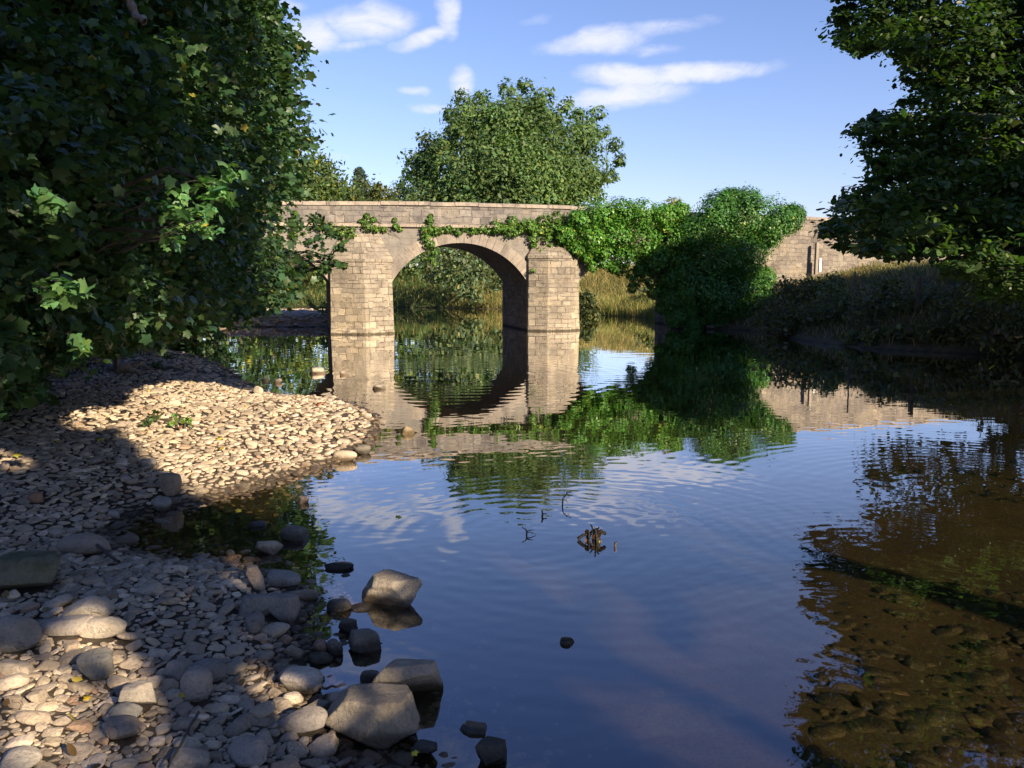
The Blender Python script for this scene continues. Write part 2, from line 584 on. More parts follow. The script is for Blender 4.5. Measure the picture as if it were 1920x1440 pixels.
class Tubes:
    """tapered tubes collected in one mesh"""

    def __init__(self):
        self.v, self.f, self.n = [], [], 0

    def add(self, pts, radii, sides=6):
        pts = np.asarray(pts, float)
        ring = []
        prev = None
        for i, p in enumerate(pts):
            d = pts[min(i + 1, len(pts) - 1)] - pts[max(i - 1, 0)]
            d = d / (np.linalg.norm(d) + 1e-9)
            a = np.cross(d, [0.0, 0.3, 1.0]) if abs(d[2]) < 0.95 else np.cross(d, [1.0, 0, 0])
            a /= np.linalg.norm(a) + 1e-9
            b = np.cross(d, a)
            th = np.arange(sides) * 2 * PI / sides
            self.v.append(p + radii[i] * (np.cos(th)[:, None] * a + np.sin(th)[:, None] * b))
        n0 = self.n
        for i in range(len(pts) - 1):
            for k in range(sides):
                k2 = (k + 1) % sides
                self.f.append((n0 + i * sides + k, n0 + i * sides + k2, n0 + (i + 1) * sides + k2, n0 + (i + 1) * sides + k))
        self.n += len(pts) * sides

    def limb(self, a, b, r0, r1, sag=0.1, segs=6, wob=0.06, sides=6):
        a, b = np.asarray(a, float), np.asarray(b, float)
        L = np.linalg.norm(b - a)
        t = np.linspace(0, 1, segs + 1)
        pts = a + (b - a) * t[:, None]
        pts[:, 2] += sag * L * np.sin(t * PI)
        w = rng.normal(0, wob * L / segs * 1.5, pts.shape)
        w[0] = 0
        w[-1] = 0
        pts = pts + w
        self.add(pts, r0 + (r1 - r0) * t, sides)

    def build(self, name, mat, parent=None):
        f = np.array(self.f)
        return mesh_obj(name, np.concatenate(self.v), f.ravel(), np.full(len(f), 4), mat, parent, smooth=True)


# leaf templates: (verts, tris)
def fan(pts, fold=0.25):
    v = np.array([(0, 0.0, 0)] + [(x, y, -fold * (x * x) - 0.12 * max(y, 0) ** 2) for x, y in pts], float)
    n = len(pts)
    f = np.array([(0, i + 1, (i + 1) % n + 1) for i in range(n)])
    return v, f


def maple():
    pol = [(-90, .30), (-62, .52), (-34, .74), (-10, .58), (6, .66), (30, 1.0), (44, .80), (58, .68), (72, .82), (90, 1.1), (108, .82), (122, .68), (136, .80), (150, 1.0), (174, .66), (190, .58), (214, .74), (242, .52)]
    return fan([(r * math.cos(R(a)), r * math.sin(R(a))) for a, r in pol], 0.22)


T_MAPLE = maple()
T_OVATE = fan([(0, -.85), (.42, -.5), (.55, 0), (.36, .55), (0, 1.0), (-.36, .55), (-.55, 0), (-.42, -.5)], 0.35)
T_QUAD = (np.array([(0, -.9, 0), (.5, 0, -.12), (0, 1, 0), (-.5, 0, -.12)], float), np.array([(0, 1, 2), (0, 2, 3)]))
T_IVY = fan([(0, -.5), (.62, -.35), (.45, .15), (0, .95), (-.45, .15), (-.62, -.35)], 0.25)


def norm(a):
    return a / (np.linalg.norm(a, axis=-1, keepdims=True) + 1e-9)


def leaves(name, C, N, S, tmpl, cols, mat, parent=None, droop=0.5):
    """one mesh of many leaves. C centres, N normals, S sizes, cols (n,3)"""
    n = len(C)
    tv, tf = tmpl
    N = norm(N)
    tdir = rng.normal(0, 1, (n, 3))
    tdir[:, 2] -= droop * 2
    T = norm(tdir - N * np.sum(tdir * N, 1, keepdims=True))
    B = np.cross(T, N)
    V = C[:, None, :] + S[:, None, None] * (tv[None, :, 0:1] * B[:, None, :] + tv[None, :, 1:2] * T[:, None, :] + tv[None, :, 2:3] * N[:, None, :])
    nv = len(tv)
    F = tf[None] + (np.arange(n) * nv)[:, None, None]
    cc = np.repeat(cols, nv, axis=0)
    return mesh_obj(name, V.reshape(-1, 3), F.reshape(-1), np.full(n * len(tf), 3), mat, parent, cc)


def leaf_cols(n, base, var=0.25, yellow=0.02, ycol=(0.30, 0.24, 0.03)):
    base = np.array(base)
    k = np.exp(rng.normal(0, var, (n, 1)))
    c = base * k
    hue = rng.normal(0, 0.12, (n, 1))
    c = c * np.concatenate([1 + hue, np.ones((n, 1)), 1 - hue], 1)
    y = rng.random(n) < yellow
    c[y] = np.array(ycol) * np.exp(rng.normal(0, .3, (y.sum(), 1)))
    return np.clip(c, 0.004, 0.6)


def scatter(blobs, per, size, up=0.5, shell=(0.45, 1.05), clus=0.28, k=9, facing=0.6, rnd=0.6):
    """leaf centres, normals, sizes for blobs (x,y,z,rx,ry,rz,[density])"""
    Cs, Ns, Ss = [], [], []
    for b in blobs:
        c = np.array(b[:3])
        r = np.array(b[3:6])
        m = max(1, int(per * (b[6] if len(b) > 6 else 1) / k))
        d = norm(rng.normal(0, 1, (m, 3)))
        rad = rng.uniform(shell[0], shell[1], (m, 1))
        cc = c + d * r * rad
        q = np.repeat(cc, k, 0) + rng.normal(0, 1, (m * k, 3)) * (r * clus)
        dd = np.repeat(d, k, 0)
        N = facing * dd + np.array([0, 0, up]) + rng.normal(0, rnd, (m * k, 3))
        Cs.append(q)
        Ns.append(N)
        Ss.append(size * np.clip(np.exp(rng.normal(-.10, .40, m * k)), .35, 1.7))
    return np.concatenate(Cs), np.concatenate(Ns), np.concatenate(Ss)


def in_poly(px, py, poly):
    px, py = np.asarray(px), np.asarray(py)
    ins = np.zeros(px.shape, bool)
    n = len(poly)
    for i in range(n):
        x0, y0 = poly[i]
        x1, y1 = poly[(i + 1) % n]
        if y0 == y1:
            continue
        c = ((y0 > py) != (y1 > py)) & (px < (x1 - x0) * (py - y0) / (y1 - y0) + x0)
        ins ^= c
    return ins


def poly_sd(px, py, poly):
    """distance to the polygon's edge, positive outside"""
    px, py = np.asarray(px, float), np.asarray(py, float)
    d2 = np.full(px.shape, 1e18)
    n = len(poly)
    for i in range(n):
        x0, y0 = poly[i]
        x1, y1 = poly[(i + 1) % n]
        ex, ey = x1 - x0, y1 - y0
        tt = np.clip(((px - x0) * ex + (py - y0) * ey) / (ex * ex + ey * ey + 1e-12), 0, 1)
        dx, dy = px - (x0 + tt * ex), py - (y0 + tt * ey)
        d2 = np.minimum(d2, dx * dx + dy * dy)
    d = np.sqrt(d2)
    return np.where(in_poly(px, py, poly), -d, d)


def vnoise(x, y, seed=0):
    """smooth value noise from a few sines"""
    r = np.random.default_rng(seed)
    o = np.zeros(np.broadcast(x, y).shape)
    for i in range(7):
        a = r.uniform(0, 2 * PI)
        k = 1.0 * 1.55 ** (i - 2)
        o += np.sin((x * math.cos(a) + y * math.sin(a)) * k * 2 + r.uniform(0, 6)) / (1 + .35 * i)
    return o / 3.2


# ------------------------------------------------------------------ terrain
def g2(px, py):
    q = G(px, py)
    return (q[0], q[1])


SHORE_BAR = [(0.2, -30), (1.0, -3), (0.75, 0.6), (0.35, 1.5)] + [g2(*p) for p in [
    (765, 1445), (655, 1405), (640, 1340), (575, 1300), (560, 1250), (610, 1215), (560, 1185), (590, 1140), (575, 1105), (500, 1075), (430, 1050), (330, 1052), (250, 1035), (205, 1005),
    (255, 968), (360, 948), (450, 925), (560, 895), (640, 868), (690, 840), (712, 805), (700, 775), (640, 750), (530, 745), (475, 725), (420, 690), (370, 668), (320, 656), (308, 645), (350, 632)]]
LEFT_UP = [(-11.3, 27.5), (-12.5, 29.5), (-10.5, 30.4), (-6.6, 30.4), (-5.9, 31.6), (-6.6, 38.4), (-12, 39.4), (-18, 40.5), (-25, 44), (-60, 48)]
RIGHT = [(9.4, -30), (9.6, 0), (10.2, 7), (11.2, 13)] + [g2(*p) for p in [(1925, 670), (1830, 665), (1640, 656), (1510, 641), (1440, 626), (1400, 620), (1330, 617), (1250, 615)]] + [
    (6.3, 30.3), (7.0, 34.2), (6.4, 37.4), (5.4, 39.2), (3.4, 42), (1.2, 45.5), (-1.3, 49.0), (-6, 51.5), (-12, 52.5), (-22, 55), (-60, 60)]
RIVER = SHORE_BAR + LEFT_UP + RIGHT[::-1]
BANKLINE_Y = [-40, 3, 6, 10.9, 16.4, 20, 24]
BANKLINE_X = [-4.6, -4.6, -5.3, -7.0, -8.0, -9.3, -10.6]


def height(x, y):
    x, y = np.asarray(x, float), np.asarray(y, float)
    sd = poly_sd(x, y, RIVER)
    bl = np.interp(y, BANKLINE_Y, BANKLINE_X)
    nz = vnoise(x, y, 3)
    nf = vnoise(x * 4, y * 4, 5)
    a = np.maximum(sd, 0)
    bar = 0.22 * (1 - np.exp(-a / 0.75)) + 0.035 * nz * np.clip(a, 0, 1) + 0.012 * nf * np.clip(a * 2, 0, 1)
    lb = np.clip(bl - x, 0, None)
    left = bar + np.minimum(1.9, 0.55 * lb) + 0.1 * nz * np.clip(lb, 0, 1)
    bank = np.minimum(np.interp(x, [8, 10.5, 14], [1.35, 1.6, 2.2]), 0.5 * a) + 0.12 * nz * np.clip(a, 0, 1)
    up = np.minimum(2.3, 0.36 * a) + 0.12 * nz * np.clip(a, 0, 1)
    spit = np.minimum(0.36, 0.55 * a) + 0.03 * nf * np.clip(a, 0, 1)
    is_bar = (y < 24) & (x < 3)
    is_spit = (y > 29.5) & (y < 40.5) & (x < -5) & (x > -17)
    land = np.where(is_bar, left, np.where(is_spit, spit, np.where(y > 31, up, bank)))
    d = np.maximum(-sd, 0)
    bed = -np.minimum(0.7, 0.10 * d + 0.10 * np.clip(d - 0.8, 0, 3)) + 0.05 * nz * np.clip(d, 0, 1) + 0.02 * nf * np.clip(d, 0, 1)
    far = np.clip((np.hypot(x, y) - 90) / 300, 0, 1)
    return np.where(sd > 0, land + far * 1.0, bed), sd


def axis(segs):
    out = []
    for a, b, s in segs:
        n = max(1, int(round((b - a) / s)))
        out.append(np.linspace(a, b, n, endpoint=False))
    out.append([segs[-1][1]])
    return np.concatenate(out)


def grid_obj(name, xs, ys, z, mat, cols=None, smooth=True):
    nx, ny = len(xs), len(ys)
    X, Y = np.meshgrid(xs, ys)
    V = np.stack([X, Y, z], -1).reshape(-1, 3)
    i = np.arange((ny - 1) * nx).reshape(ny - 1, nx)[:, :-1].ravel()
    F = np.stack([i, i + 1, i + nx + 1, i + nx], 1)
    return mesh_obj(name, V, F.ravel(), np.full(len(F), 4), mat, None, cols, None, smooth)


xs = axis([(-700, -100, 60), (-100, -30, 5), (-30, -12, 0.5), (-12, -9, 0.2), (-9, 1.5, 0.06), (1.5, 14, 0.22), (14, 30, 0.6), (30, 100, 5), (100, 700, 60)])
ys = axis([(-300, -60, 40), (-60, -10, 4), (-10, 0.5, 0.4), (0.5, 14, 0.07), (14, 34, 0.16), (34, 60, 0.4), (60, 120, 4), (120, 1400, 80)])
GX, GY = np.meshgrid(xs, ys)
GZ, GSD = height(GX, GY)
gc = np.zeros(GX.shape + (3,))
gc[:] = (0.06, 0.072, 0.022)                                            # rough grass and weeds
barm = (GY < 24) & (GX < 3) & (GX > np.interp(GY, BANKLINE_Y, BANKLINE_X) - 0.3)
gc[barm] = (0.06, 0.048, 0.036)                                         # silt between stones
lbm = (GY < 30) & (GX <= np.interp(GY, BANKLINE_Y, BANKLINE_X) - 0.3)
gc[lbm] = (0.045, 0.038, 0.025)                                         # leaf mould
gc[(GY > 29.5) & (GY < 40.5) & (GX < -5) & (GX > -17)] = (0.22, 0.17, 0.12)
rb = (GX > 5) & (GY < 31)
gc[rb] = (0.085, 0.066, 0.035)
gc[(GY > 31) & (GX > -4)] = (0.17, 0.15, 0.055)
gc[GSD < 0] = (0.019, 0.014, 0.008)
sandy = np.clip((GX - 1.6 - .12 * GY + .5 * vnoise(GX, GY, 41)) / 1.2, 0, 1) * (GSD < 0) * (GY < 22)
weed = np.clip(.55 + .75 * vnoise(GX * 1.1, GY * 1.1 + 2, 43), 0.05, 1.2)
gc += (sandy * weed)[..., None] * np.array([.011, .0095, .004])                      # sandier bed on the inside of the bend
ground = grid_obj('ground', xs, ys, GZ, M['ground'], gc.reshape(-1, 3))
tag(ground, 'shingle, earth and grassy banks sloping down to the river bed', 'ground', None, 'structure')


def gh(x, y):
    return height(np.array([x]), np.array([y]))[0][0]


# ------------------------------------------------------------------ water with real ripples
def water_height(X, Y):
    h = np.zeros(X.shape)

    def ring(cx, cy, lam, slope, r0, r1, phase=0.0, squash=1.0):
        r = np.hypot(X - cx, (Y - cy) * squash)
        env = np.clip((r - r0) / (0.3 * (r1 - r0) + .01), 0, 1) * np.clip((r1 - r) / (0.55 * (r1 - r0)), 0, 1)
        env = env * env * (3 - 2 * env)
        k = 2 * PI / lam
        return 0.5 * slope / k * env * np.sin(k * r + phase + 0.4 * np.sin(3 * np.arctan2(Y - cy, X - cx)))
    s = g2(880, 705)
    h += ring(s[0], s[1], 0.34, 0.020, 0.9, 4.6)
    s = g2(1165, 690)
    h += ring(s[0], s[1], 0.30, 0.016, 0.2, 3.6)
    s = g2(1113, 1010)
    h += ring(s[0], s[1], 0.135, 0.014, 0.15, 3.0)
    h += ring(s[0] + .2, s[1] + .1, 0.19, 0.007, 0.6, 3.4)
    s = g2(960, 1000)
    h += ring(s[0], s[1], 0.15, 0.022, 0.1, 1.7, 1.0)
    s = g2(1060, 945)
    h += ring(s[0], s[1], 0.11, 0.009, 0.05, 1.2)
    s = g2(1930, 960)
    h += ring(s[0], s[1], 0.15, 0.018, 0.8, 4.2)
    s = g2(1800, 1300)
    h += ring(s[0], s[1], 0.075, 0.020, 0.3, 2.4)
    s = g2(1760, 1100)
    h += ring(s[0], s[1], 0.10, 0.016, 0.2, 2.6)
    # gentle wavelets in many directions
    r = np.random.default_rng(11)
    env = 0.55 + 0.45 * vnoise(X * .5, Y * .5, 21)
    env2 = np.clip(0.35 + 0.65 * vnoise(X * .8, Y * .8, 22), 0.05, 1.2)
    for i in range(26):
        a = r.normal(PI / 2, 0.55)
        lam = 0.08 * 1.11 ** i
        sl_ = 0.0031 if lam < .25 else 0.0014
        k = 2 * PI / lam
        e = env2 if i % 2 else env
        # keep short waves to the mesh that can carry them
        fade = np.clip((9 - Y) / 3, 0, 1) if lam < 0.13 else (np.clip((18 - Y) / 5, 0, 1) if lam < .26 else 1.0)
        h += sl_ / k * e * fade * np.sin((X * math.cos(a) + Y * math.sin(a)) * k + r.uniform(0, 6.28))
    return h


wxs = axis([(-60, -20, 4), (-20, -6, 0.14), (-6, -3, 0.06), (-3, 5, 0.022), (5, 8, 0.045), (8, 14, 0.12), (14, 40, 3)])
wys = axis([(-30, 0.8, 1.5), (0.8, 8, 0.017), (8, 14, 0.03), (14, 20, 0.05), (20, 34, 0.10), (34, 64, 0.35)])
WX, WY = np.meshgrid(wxs, wys)
water = grid_obj('river', wxs, wys, water_height(WX, WY), M['water'])
tag(water, 'calm brown river water with rings of small ripples', 'river', None, 'structure')

# ------------------------------------------------------------------ the bridge
AL = R(15.0)
B0 = P(737, 626, 27.0)
B0[2] = 0
UD = np.array([math.cos(AL), math.sin(AL), 0])
WD = np.array([-math.sin(AL), math.cos(AL), 0])
BW = 3.5


def bw(u, w, z):
    return B0 + UD * u + WD * w + np.array([0, 0, z])


bridge = empty('stone_bridge', tuple(B0), AL)
tag(bridge, 'old stone arch bridge with pointed piers crossing the river', 'bridge')
ARCHES = [(-6.5, -2.05, 1.70, 1.25), (0.0, 4.72, 1.72, 1.32), (6.60, 11.3, 1.65, 1.2)]   # u0,u1,spring z,rise
U_L, U_R = -9.5, 13.0


def ztop(u):            # road edge / string course
    return 3.50 + 0.05 * math.cos((u - 3.0) / 9 * PI / 2) - 0.012 * max(0, u - 6)


def zpar(u):            # parapet top
    return 4.40 - 0.0022 * (u - 3.2) ** 2 if u < 12 else 4.40 - 0.0022 * 8.8 ** 2 - 0.006 * (u - 12)


def arch_z(u):
    for a, b, sz, rise in ARCHES:
        if a < u < b:
            c = (a + b) / 2
            hs = (b - a) / 2
            Rr = (hs * hs + rise * rise) / (2 * rise)
            return sz + rise - Rr + math.sqrt(max(0, Rr * Rr - (u - c) ** 2))
    return None


us = [U_L]
for a, b, _, _ in ARCHES:
    us += [a]
    hs = (b - a) / 2
    us += list((a + b) / 2 - hs * np.cos(np.linspace(0, PI, 33)))[1:-1]
    us += [b]
us += [U_R]
full = []
for i in range(len(us) - 1):
    n = max(1, int((us[i + 1] - us[i]) / 0.5))
    full += list(np.linspace(us[i], us[i + 1], n, endpoint=False))
full.append(us[-1])
front, back, vault, deck = MB(), MB(), MB(), MB()
for i in range(len(full) - 1):
    a, b = full[i], full[i + 1]
    m_ = (a + b) / 2
    za = zb = -0.8
    inside = arch_z(m_) is not None
    if inside:
        ar = [q for q in ARCHES if q[0] < m_ < q[1]][0]
        za = arch_z(a) if arch_z(a) is not None else ar[2]
        zb = arch_z(b) if arch_z(b) is not None else ar[2]
    front.face([(a, 0, za), (b, 0, zb), (b, 0, ztop(b)), (a, 0, ztop(a))])
    back.face([(b, BW, zb), (a, BW, za), (a, BW, ztop(a)), (b, BW, ztop(b))])
    deck.face([(a, 0.3, ztop(a) + .02), (b, 0.3, ztop(b) + .02), (b, BW - .3, ztop(b) + .02), (a, BW - .3, ztop(a) + .02)])
    if inside:
        la = math.hypot(b - a, zb - za)
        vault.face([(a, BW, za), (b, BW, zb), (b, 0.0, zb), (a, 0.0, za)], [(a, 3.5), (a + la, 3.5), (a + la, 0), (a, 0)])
for a, b, sz, rise in ARCHES:       # inner faces of the piers
    for u, s in ((a, 1), (b, -1)):
        q = [(u, 0, -0.8), (u, BW, -0.8), (u, BW, sz), (u, 0, sz)]
        if s < 0:
            q = q[::-1]
        vault.face(q, [(p[1], p[2]) for p in q])
front.build('spandrel_wall', M['spandrel'], bridge)
back.build('spandrel_wall', M['spandrel'], bridge)
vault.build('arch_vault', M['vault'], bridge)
deck.build('roadway', M['asphalt'], bridge)

for a, b, sz, rise in ARCHES:       # arch rings, proud of the spandrel
    c, hs = (a + b) / 2, (b - a) / 2
    Rr = (hs * hs + rise * rise) / (2 * rise)
    zc = sz + rise - Rr
    th0 = math.asin(hs / Rr)
    T = 0.40
    nseg = 27
    for side, w0, w1 in ((0, -0.025, 0.0), (1, BW, BW + 0.025)):
        ring = MB()
        for k in range(nseg):
            t0, t1 = -th0 + 2 * th0 * k / nseg, -th0 + 2 * th0 * (k + 1) / nseg
            j = rng.uniform(-0.004, 0.004)

            def pt(t, rr, w):
                return (c + rr * math.sin(t), w, zc + rr * math.cos(t))
            wf = (w0 if side == 0 else w1) + j
            wb = w1 if side == 0 else w0
            uu0, uu1 = Rr * t0, Rr * t1
            o = Rr + T + rng.uniform(-.02, .02)
            ring.face([pt(t0, Rr, wf), pt(t1, Rr, wf), pt(t1, o, wf), pt(t0, o, wf)], [(uu0, 0.05), (uu1, 0.05), (uu1, T), (uu0, T)])
            ring.face([pt(t0, o, wf), pt(t1, o, wf), pt(t1, o, wb), pt(t0, o, wb)], [(uu0, 0), (uu1, 0), (uu1, .05), (uu0, .05)])
            ring.face([pt(t1, Rr, wf), pt(t0, Rr, wf), pt(t0, Rr, wb), pt(t1, Rr, wb)], [(uu1, 0), (uu0, 0), (uu0, .05), (uu1, .05)])
        ring.build('arch_ring', M['ring'], bridge)


def sweep(u0, u1, prof, zf, mat, name, step=0.5, parent=bridge, jitter=0.0):
    """sweep a (w,z) profile along u; z offset zf(u)"""
    mb = MB()
    n = max(1, int((u1 - u0) / step))
    uu = np.linspace(u0, u1, n + 1)
    off = [rng.uniform(-jitter, jitter) for _ in range(n)]
    cum = [0]
    for i in range(1, len(prof)):
        cum.append(cum[-1] + math.hypot(prof[i][0] - prof[i - 1][0], prof[i][1] - prof[i - 1][1]))
    for i in range(n):
        a, b = uu[i], uu[i + 1]
        g = 0.006 if jitter else 0
        for k in range(len(prof) - 1):
            (w0, z0), (w1, z1) = prof[k], prof[k + 1]
            j = off[i]
            pts = [(a + g, w0 - j, zf(a) + z0 + j), (b - g, w0 - j, zf(b) + z0 + j), (b - g, w1 - j, zf(b) + z1 + j), (a + g, w1 - j, zf(a) + z1 + j)]
            mb.face(pts, [(a, cum[k]), (b, cum[k]), (b, cum[k + 1]), (a, cum[k + 1])])
        if jitter:
            for e, s in ((a + g, 1), (b - g, -1)):
                pts = [(e, p[0] - off[i], zf(e) + p[1] + off[i]) for p in prof[:-1]]
                mb.face(pts if s < 0 else pts[::-1], [(p[0], p[1]) for p in prof[:-1]])
    return mb.build(name, mat, parent)


sweep(U_L, U_R, [(0.001, -0.02), (-0.10, 0.0), (-0.10, 0.09), (0.05, 0.11)], ztop, M['coping'], 'string_course', 0.6, jitter=0.006)


def par_box(w0, w1):
    mb = MB()
    uu = np.arange(U_L, U_R, 0.5)
    for a in uu:
        b = a + 0.5
        z0a, z0b, z1a, z1b = ztop(a) + .03, ztop(b) + .03, zpar(a) - 0.13, zpar(b) - 0.13
        mb.face([(a, w0, z0a), (b, w0, z0b), (b, w0, z1b), (a, w0, z1a)])
        mb.face([(b, w1, z0b), (a, w1, z0a), (a, w1, z1a), (b, w1, z1b)])
    return mb.build('parapet', M['parapet'], bridge)


for w0, w1 in ((0.0, 0.38), (BW - 0.38, BW)):
    pw = par_box(w0, w1)
    cop = sweep(U_L, U_R, [(w0 - .045, -0.13), (w0 - .045, -0.03), (w0 + .02, 0.0), (w1 - .02, 0.0), (w1 + .045, -0.03), (w1 + .045, -0.13), (w0 - .045, -0.13)], zpar, M['coping'], 'coping', 0.82, pw, 0.009)


def pier(u0, u1, plan, zt, ztip, batter=0.07):
    """cutwater: plan = list of (u, w) from left wall joint to right wall joint, w negative"""
    mb = MB()
    rows = np.linspace(-0.8, zt, 14)
    cu = (u0 + u1) / 2

    def at(p, z):
        k = batter * (1 - (z + 0.0) / zt) * (1.0 if z > 0.18 else 1.5)
        pu = p[0] + (k if p[0] > cu else -k) * (0.0 if p[1] == 0 else 0.6)
        return (pu, p[1] - (k if p[1] < 0 else 0), z)
    cum = [0]
    for i in range(1, len(plan)):
        cum.append(cum[-1] + math.dist(plan[i], plan[i - 1]))
    for i in range(len(rows) - 1):
        for k in range(len(plan) - 1):
            mb.face([at(plan[k], rows[i]), at(plan[k + 1], rows[i]), at(plan[k + 1], rows[i + 1]), at(plan[k], rows[i + 1])],
                    [(u0 + cum[k], rows[i]), (u0 + cum[k + 1], rows[i]), (u0 + cum[k + 1], rows[i + 1]), (u0 + cum[k], rows[i + 1])])
    o = mb.build('pier', M['pier'], bridge)
    cap = MB()
    for k in range(len(plan) - 1):
        a, b = plan[k], plan[k + 1]
        a2 = (cu + (a[0] - cu) * 0.62, min(a[1] * 0.12, 0.0) - .004)
        b2 = (cu + (b[0] - cu) * 0.62, min(b[1] * 0.12, 0.0) - .004)
        ov = 1.04
        A = (cu + (a[0] - cu) * ov, a[1] * ov - .01)
        B = (cu + (b[0] - cu) * ov, b[1] * ov - .01)
        L = math.dist(a, b)
        cap.face([(A[0], A[1], zt - .05), (B[0], B[1], zt - .05), (B[0], B[1], zt + .05), (A[0], A[1], zt + .05)], [(cum[k], 0), (cum[k + 1], 0), (cum[k + 1], .1), (cum[k], .1)])
        nn = 6
        for q in range(nn):
            f0, f1 = q / nn, (q + 1) / nn

            def mixp(p0, p1, f):
                return (p0[0] + (p1[0] - p0[0]) * f, p0[1] + (p1[1] - p0[1]) * f, zt + .05 + (ztip - zt - .05) * f)
            cap.face([mixp(A, a2, f0), mixp(B, b2, f0), mixp(B, b2, f1), mixp(A, a2, f1)], [(cum[k], 2 + f0), (cum[k + 1], 2 + f0), (cum[k + 1], 2 + f1), (cum[k], 2 + f1)])
    cap.build('cap', M['pier'], o)
    return o


pier(-2.05, 0.0, [(-2.05, 0), (-2.02, -0.18), (-1.0, -0.62), (-0.03, -0.18), (0.0, 0)], 2.42, 3.3)
pier(4.72, 6.60, [(4.72, 0), (4.75, -0.14), (5.35, -0.50), (6.05, -0.52), (6.57, -0.16), (6.60, 0)], 2.58, 3.2)
pier(-8.3, -6.5, [(-8.3, 0), (-8.27, -0.18), (-7.4, -0.6), (-6.53, -0.18), (-6.5, 0)], 2.42, 3.3)
ab = MB()
for i, (z0, z1, w) in enumerate([(-0.8, 0.16, -0.95), (0.163, 0.42, -0.75), (0.423, 0.70, -0.55), (0.703, 1.75, -0.25)]):
    ab.box((11.3 - (.02 - .005 * i), w, z0), (14.6, 0.3, z1))
ab.build('abutment', M['abut'], bridge)

# approach wall beyond the bridge, on the right bank
wallE = empty('retaining_wall', tuple(bw(U_R, 0, 0)), AL - R(1.0))
tag(wallE, 'sunlit stone retaining wall carrying the road along the grassy bank', 'wall')
mb = MB()
zw = lambda u: zpar(U_R) - 0.012 * u
for a in np.arange(0.0, 26, 0.5):
    b = a + 0.5
    mb.face([(a, 0.02, -0.5), (b, 0.02, -0.5), (b, 0.02, zw(b) - .12), (a, 0.02, zw(a) - .12)])
    mb.face([(b, 0.42, -0.5), (a, 0.42, -0.5), (a, 0.42, zw(a) - .12), (b, 0.42, zw(b) - .12)])
mb.face([(26, .02, -.5), (26, .42, -.5), (26, .42, zw(26) - .12), (26, .02, zw(26) - .12)])
mb.build('masonry', M['rubble'], wallE)
sweep(0.01, 26, [(-.02, -0.12), (-.02, -0.02), (.04, 0.0), (.40, 0.0), (.46, -0.02), (.46, -0.12), (-.02, -.12)], zw, M['coping'], 'coping', 0.8, wallE, 0.012)


def post(name, x, y, z0, z1, w, mat, lean=0.0):
    bm = bmesh.new()
    bmesh.ops.create_cube(bm, size=1)
    for v in bm.verts:
        v.co.x *= w
        v.co.y *= w
        v.co.z = (v.co.z + 0.5) * (z1 - z0)
        if v.co.z > 0.01:
            v.co.x *= 0.92
            v.co.y *= 0.92
            v.co.x += lean
            v.co.z += 0.02 if v.co.x > 0 else 0
    bmesh.ops.bevel(bm, geom=list(bm.edges), offset=w * 0.1, segments=2, affect='EDGES', profile=0.5)
    me = bpy.data.meshes.new(name)
    bm.to_mesh(me)
    bm.free()
    me.materials.append(mat)
    o = bpy.data.objects.new(name, me)
    o.location = (x, y, z0)
    o.rotation_euler = (0, 0, AL)
    COL.objects.link(o)
    return o


def wall_uw(px, py, w):
    """point on a plane parallel to the bridge front, w in front of it (negative towards the camera)"""
    d = ray(px, py)
    q = B0 + WD * w - np.array([0, 0, CAMZ])
    tt = np.dot(q, WD) / np.dot(d, WD)
    return np.array([0, 0, CAMZ]) + d * tt


q0 = wall_uw(1530, 500, -0.30)
q1 = wall_uw(1530, 455, -0.30)
tag(post('gate_post', q0[0], q0[1], q0[2] - 0.3, q1[2], 0.12, M['post']), 'tall weathered square post casting its shadow on the stone wall', 'post')
q0 = wall_uw(1537, 500, -0.36)
q1 = wall_uw(1537, 485, -0.36)
tag(post('marker_post', q0[0], q0[1], q0[2] - 0.2, q1[2], 0.09, M['white']), 'short white marker post at the foot of the tall post', 'post')
q0 = P(1719, 572, 21.5)
q1 = P(1719, 520, 21.5)
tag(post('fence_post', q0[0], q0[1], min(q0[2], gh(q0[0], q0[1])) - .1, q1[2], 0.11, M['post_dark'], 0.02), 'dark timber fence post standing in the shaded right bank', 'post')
q0 = P(1600, 543, 22.5)
q1 = P(1600, 510, 22.5)
tag(post('wooden_stake', q0[0], q0[1], min(q0[2], gh(q0[0], q0[1])) - .1, q1[2], 0.032, M['post_dark'], 0.03), 'thin pale leaning stake among dry grass on the bank', 'stake')


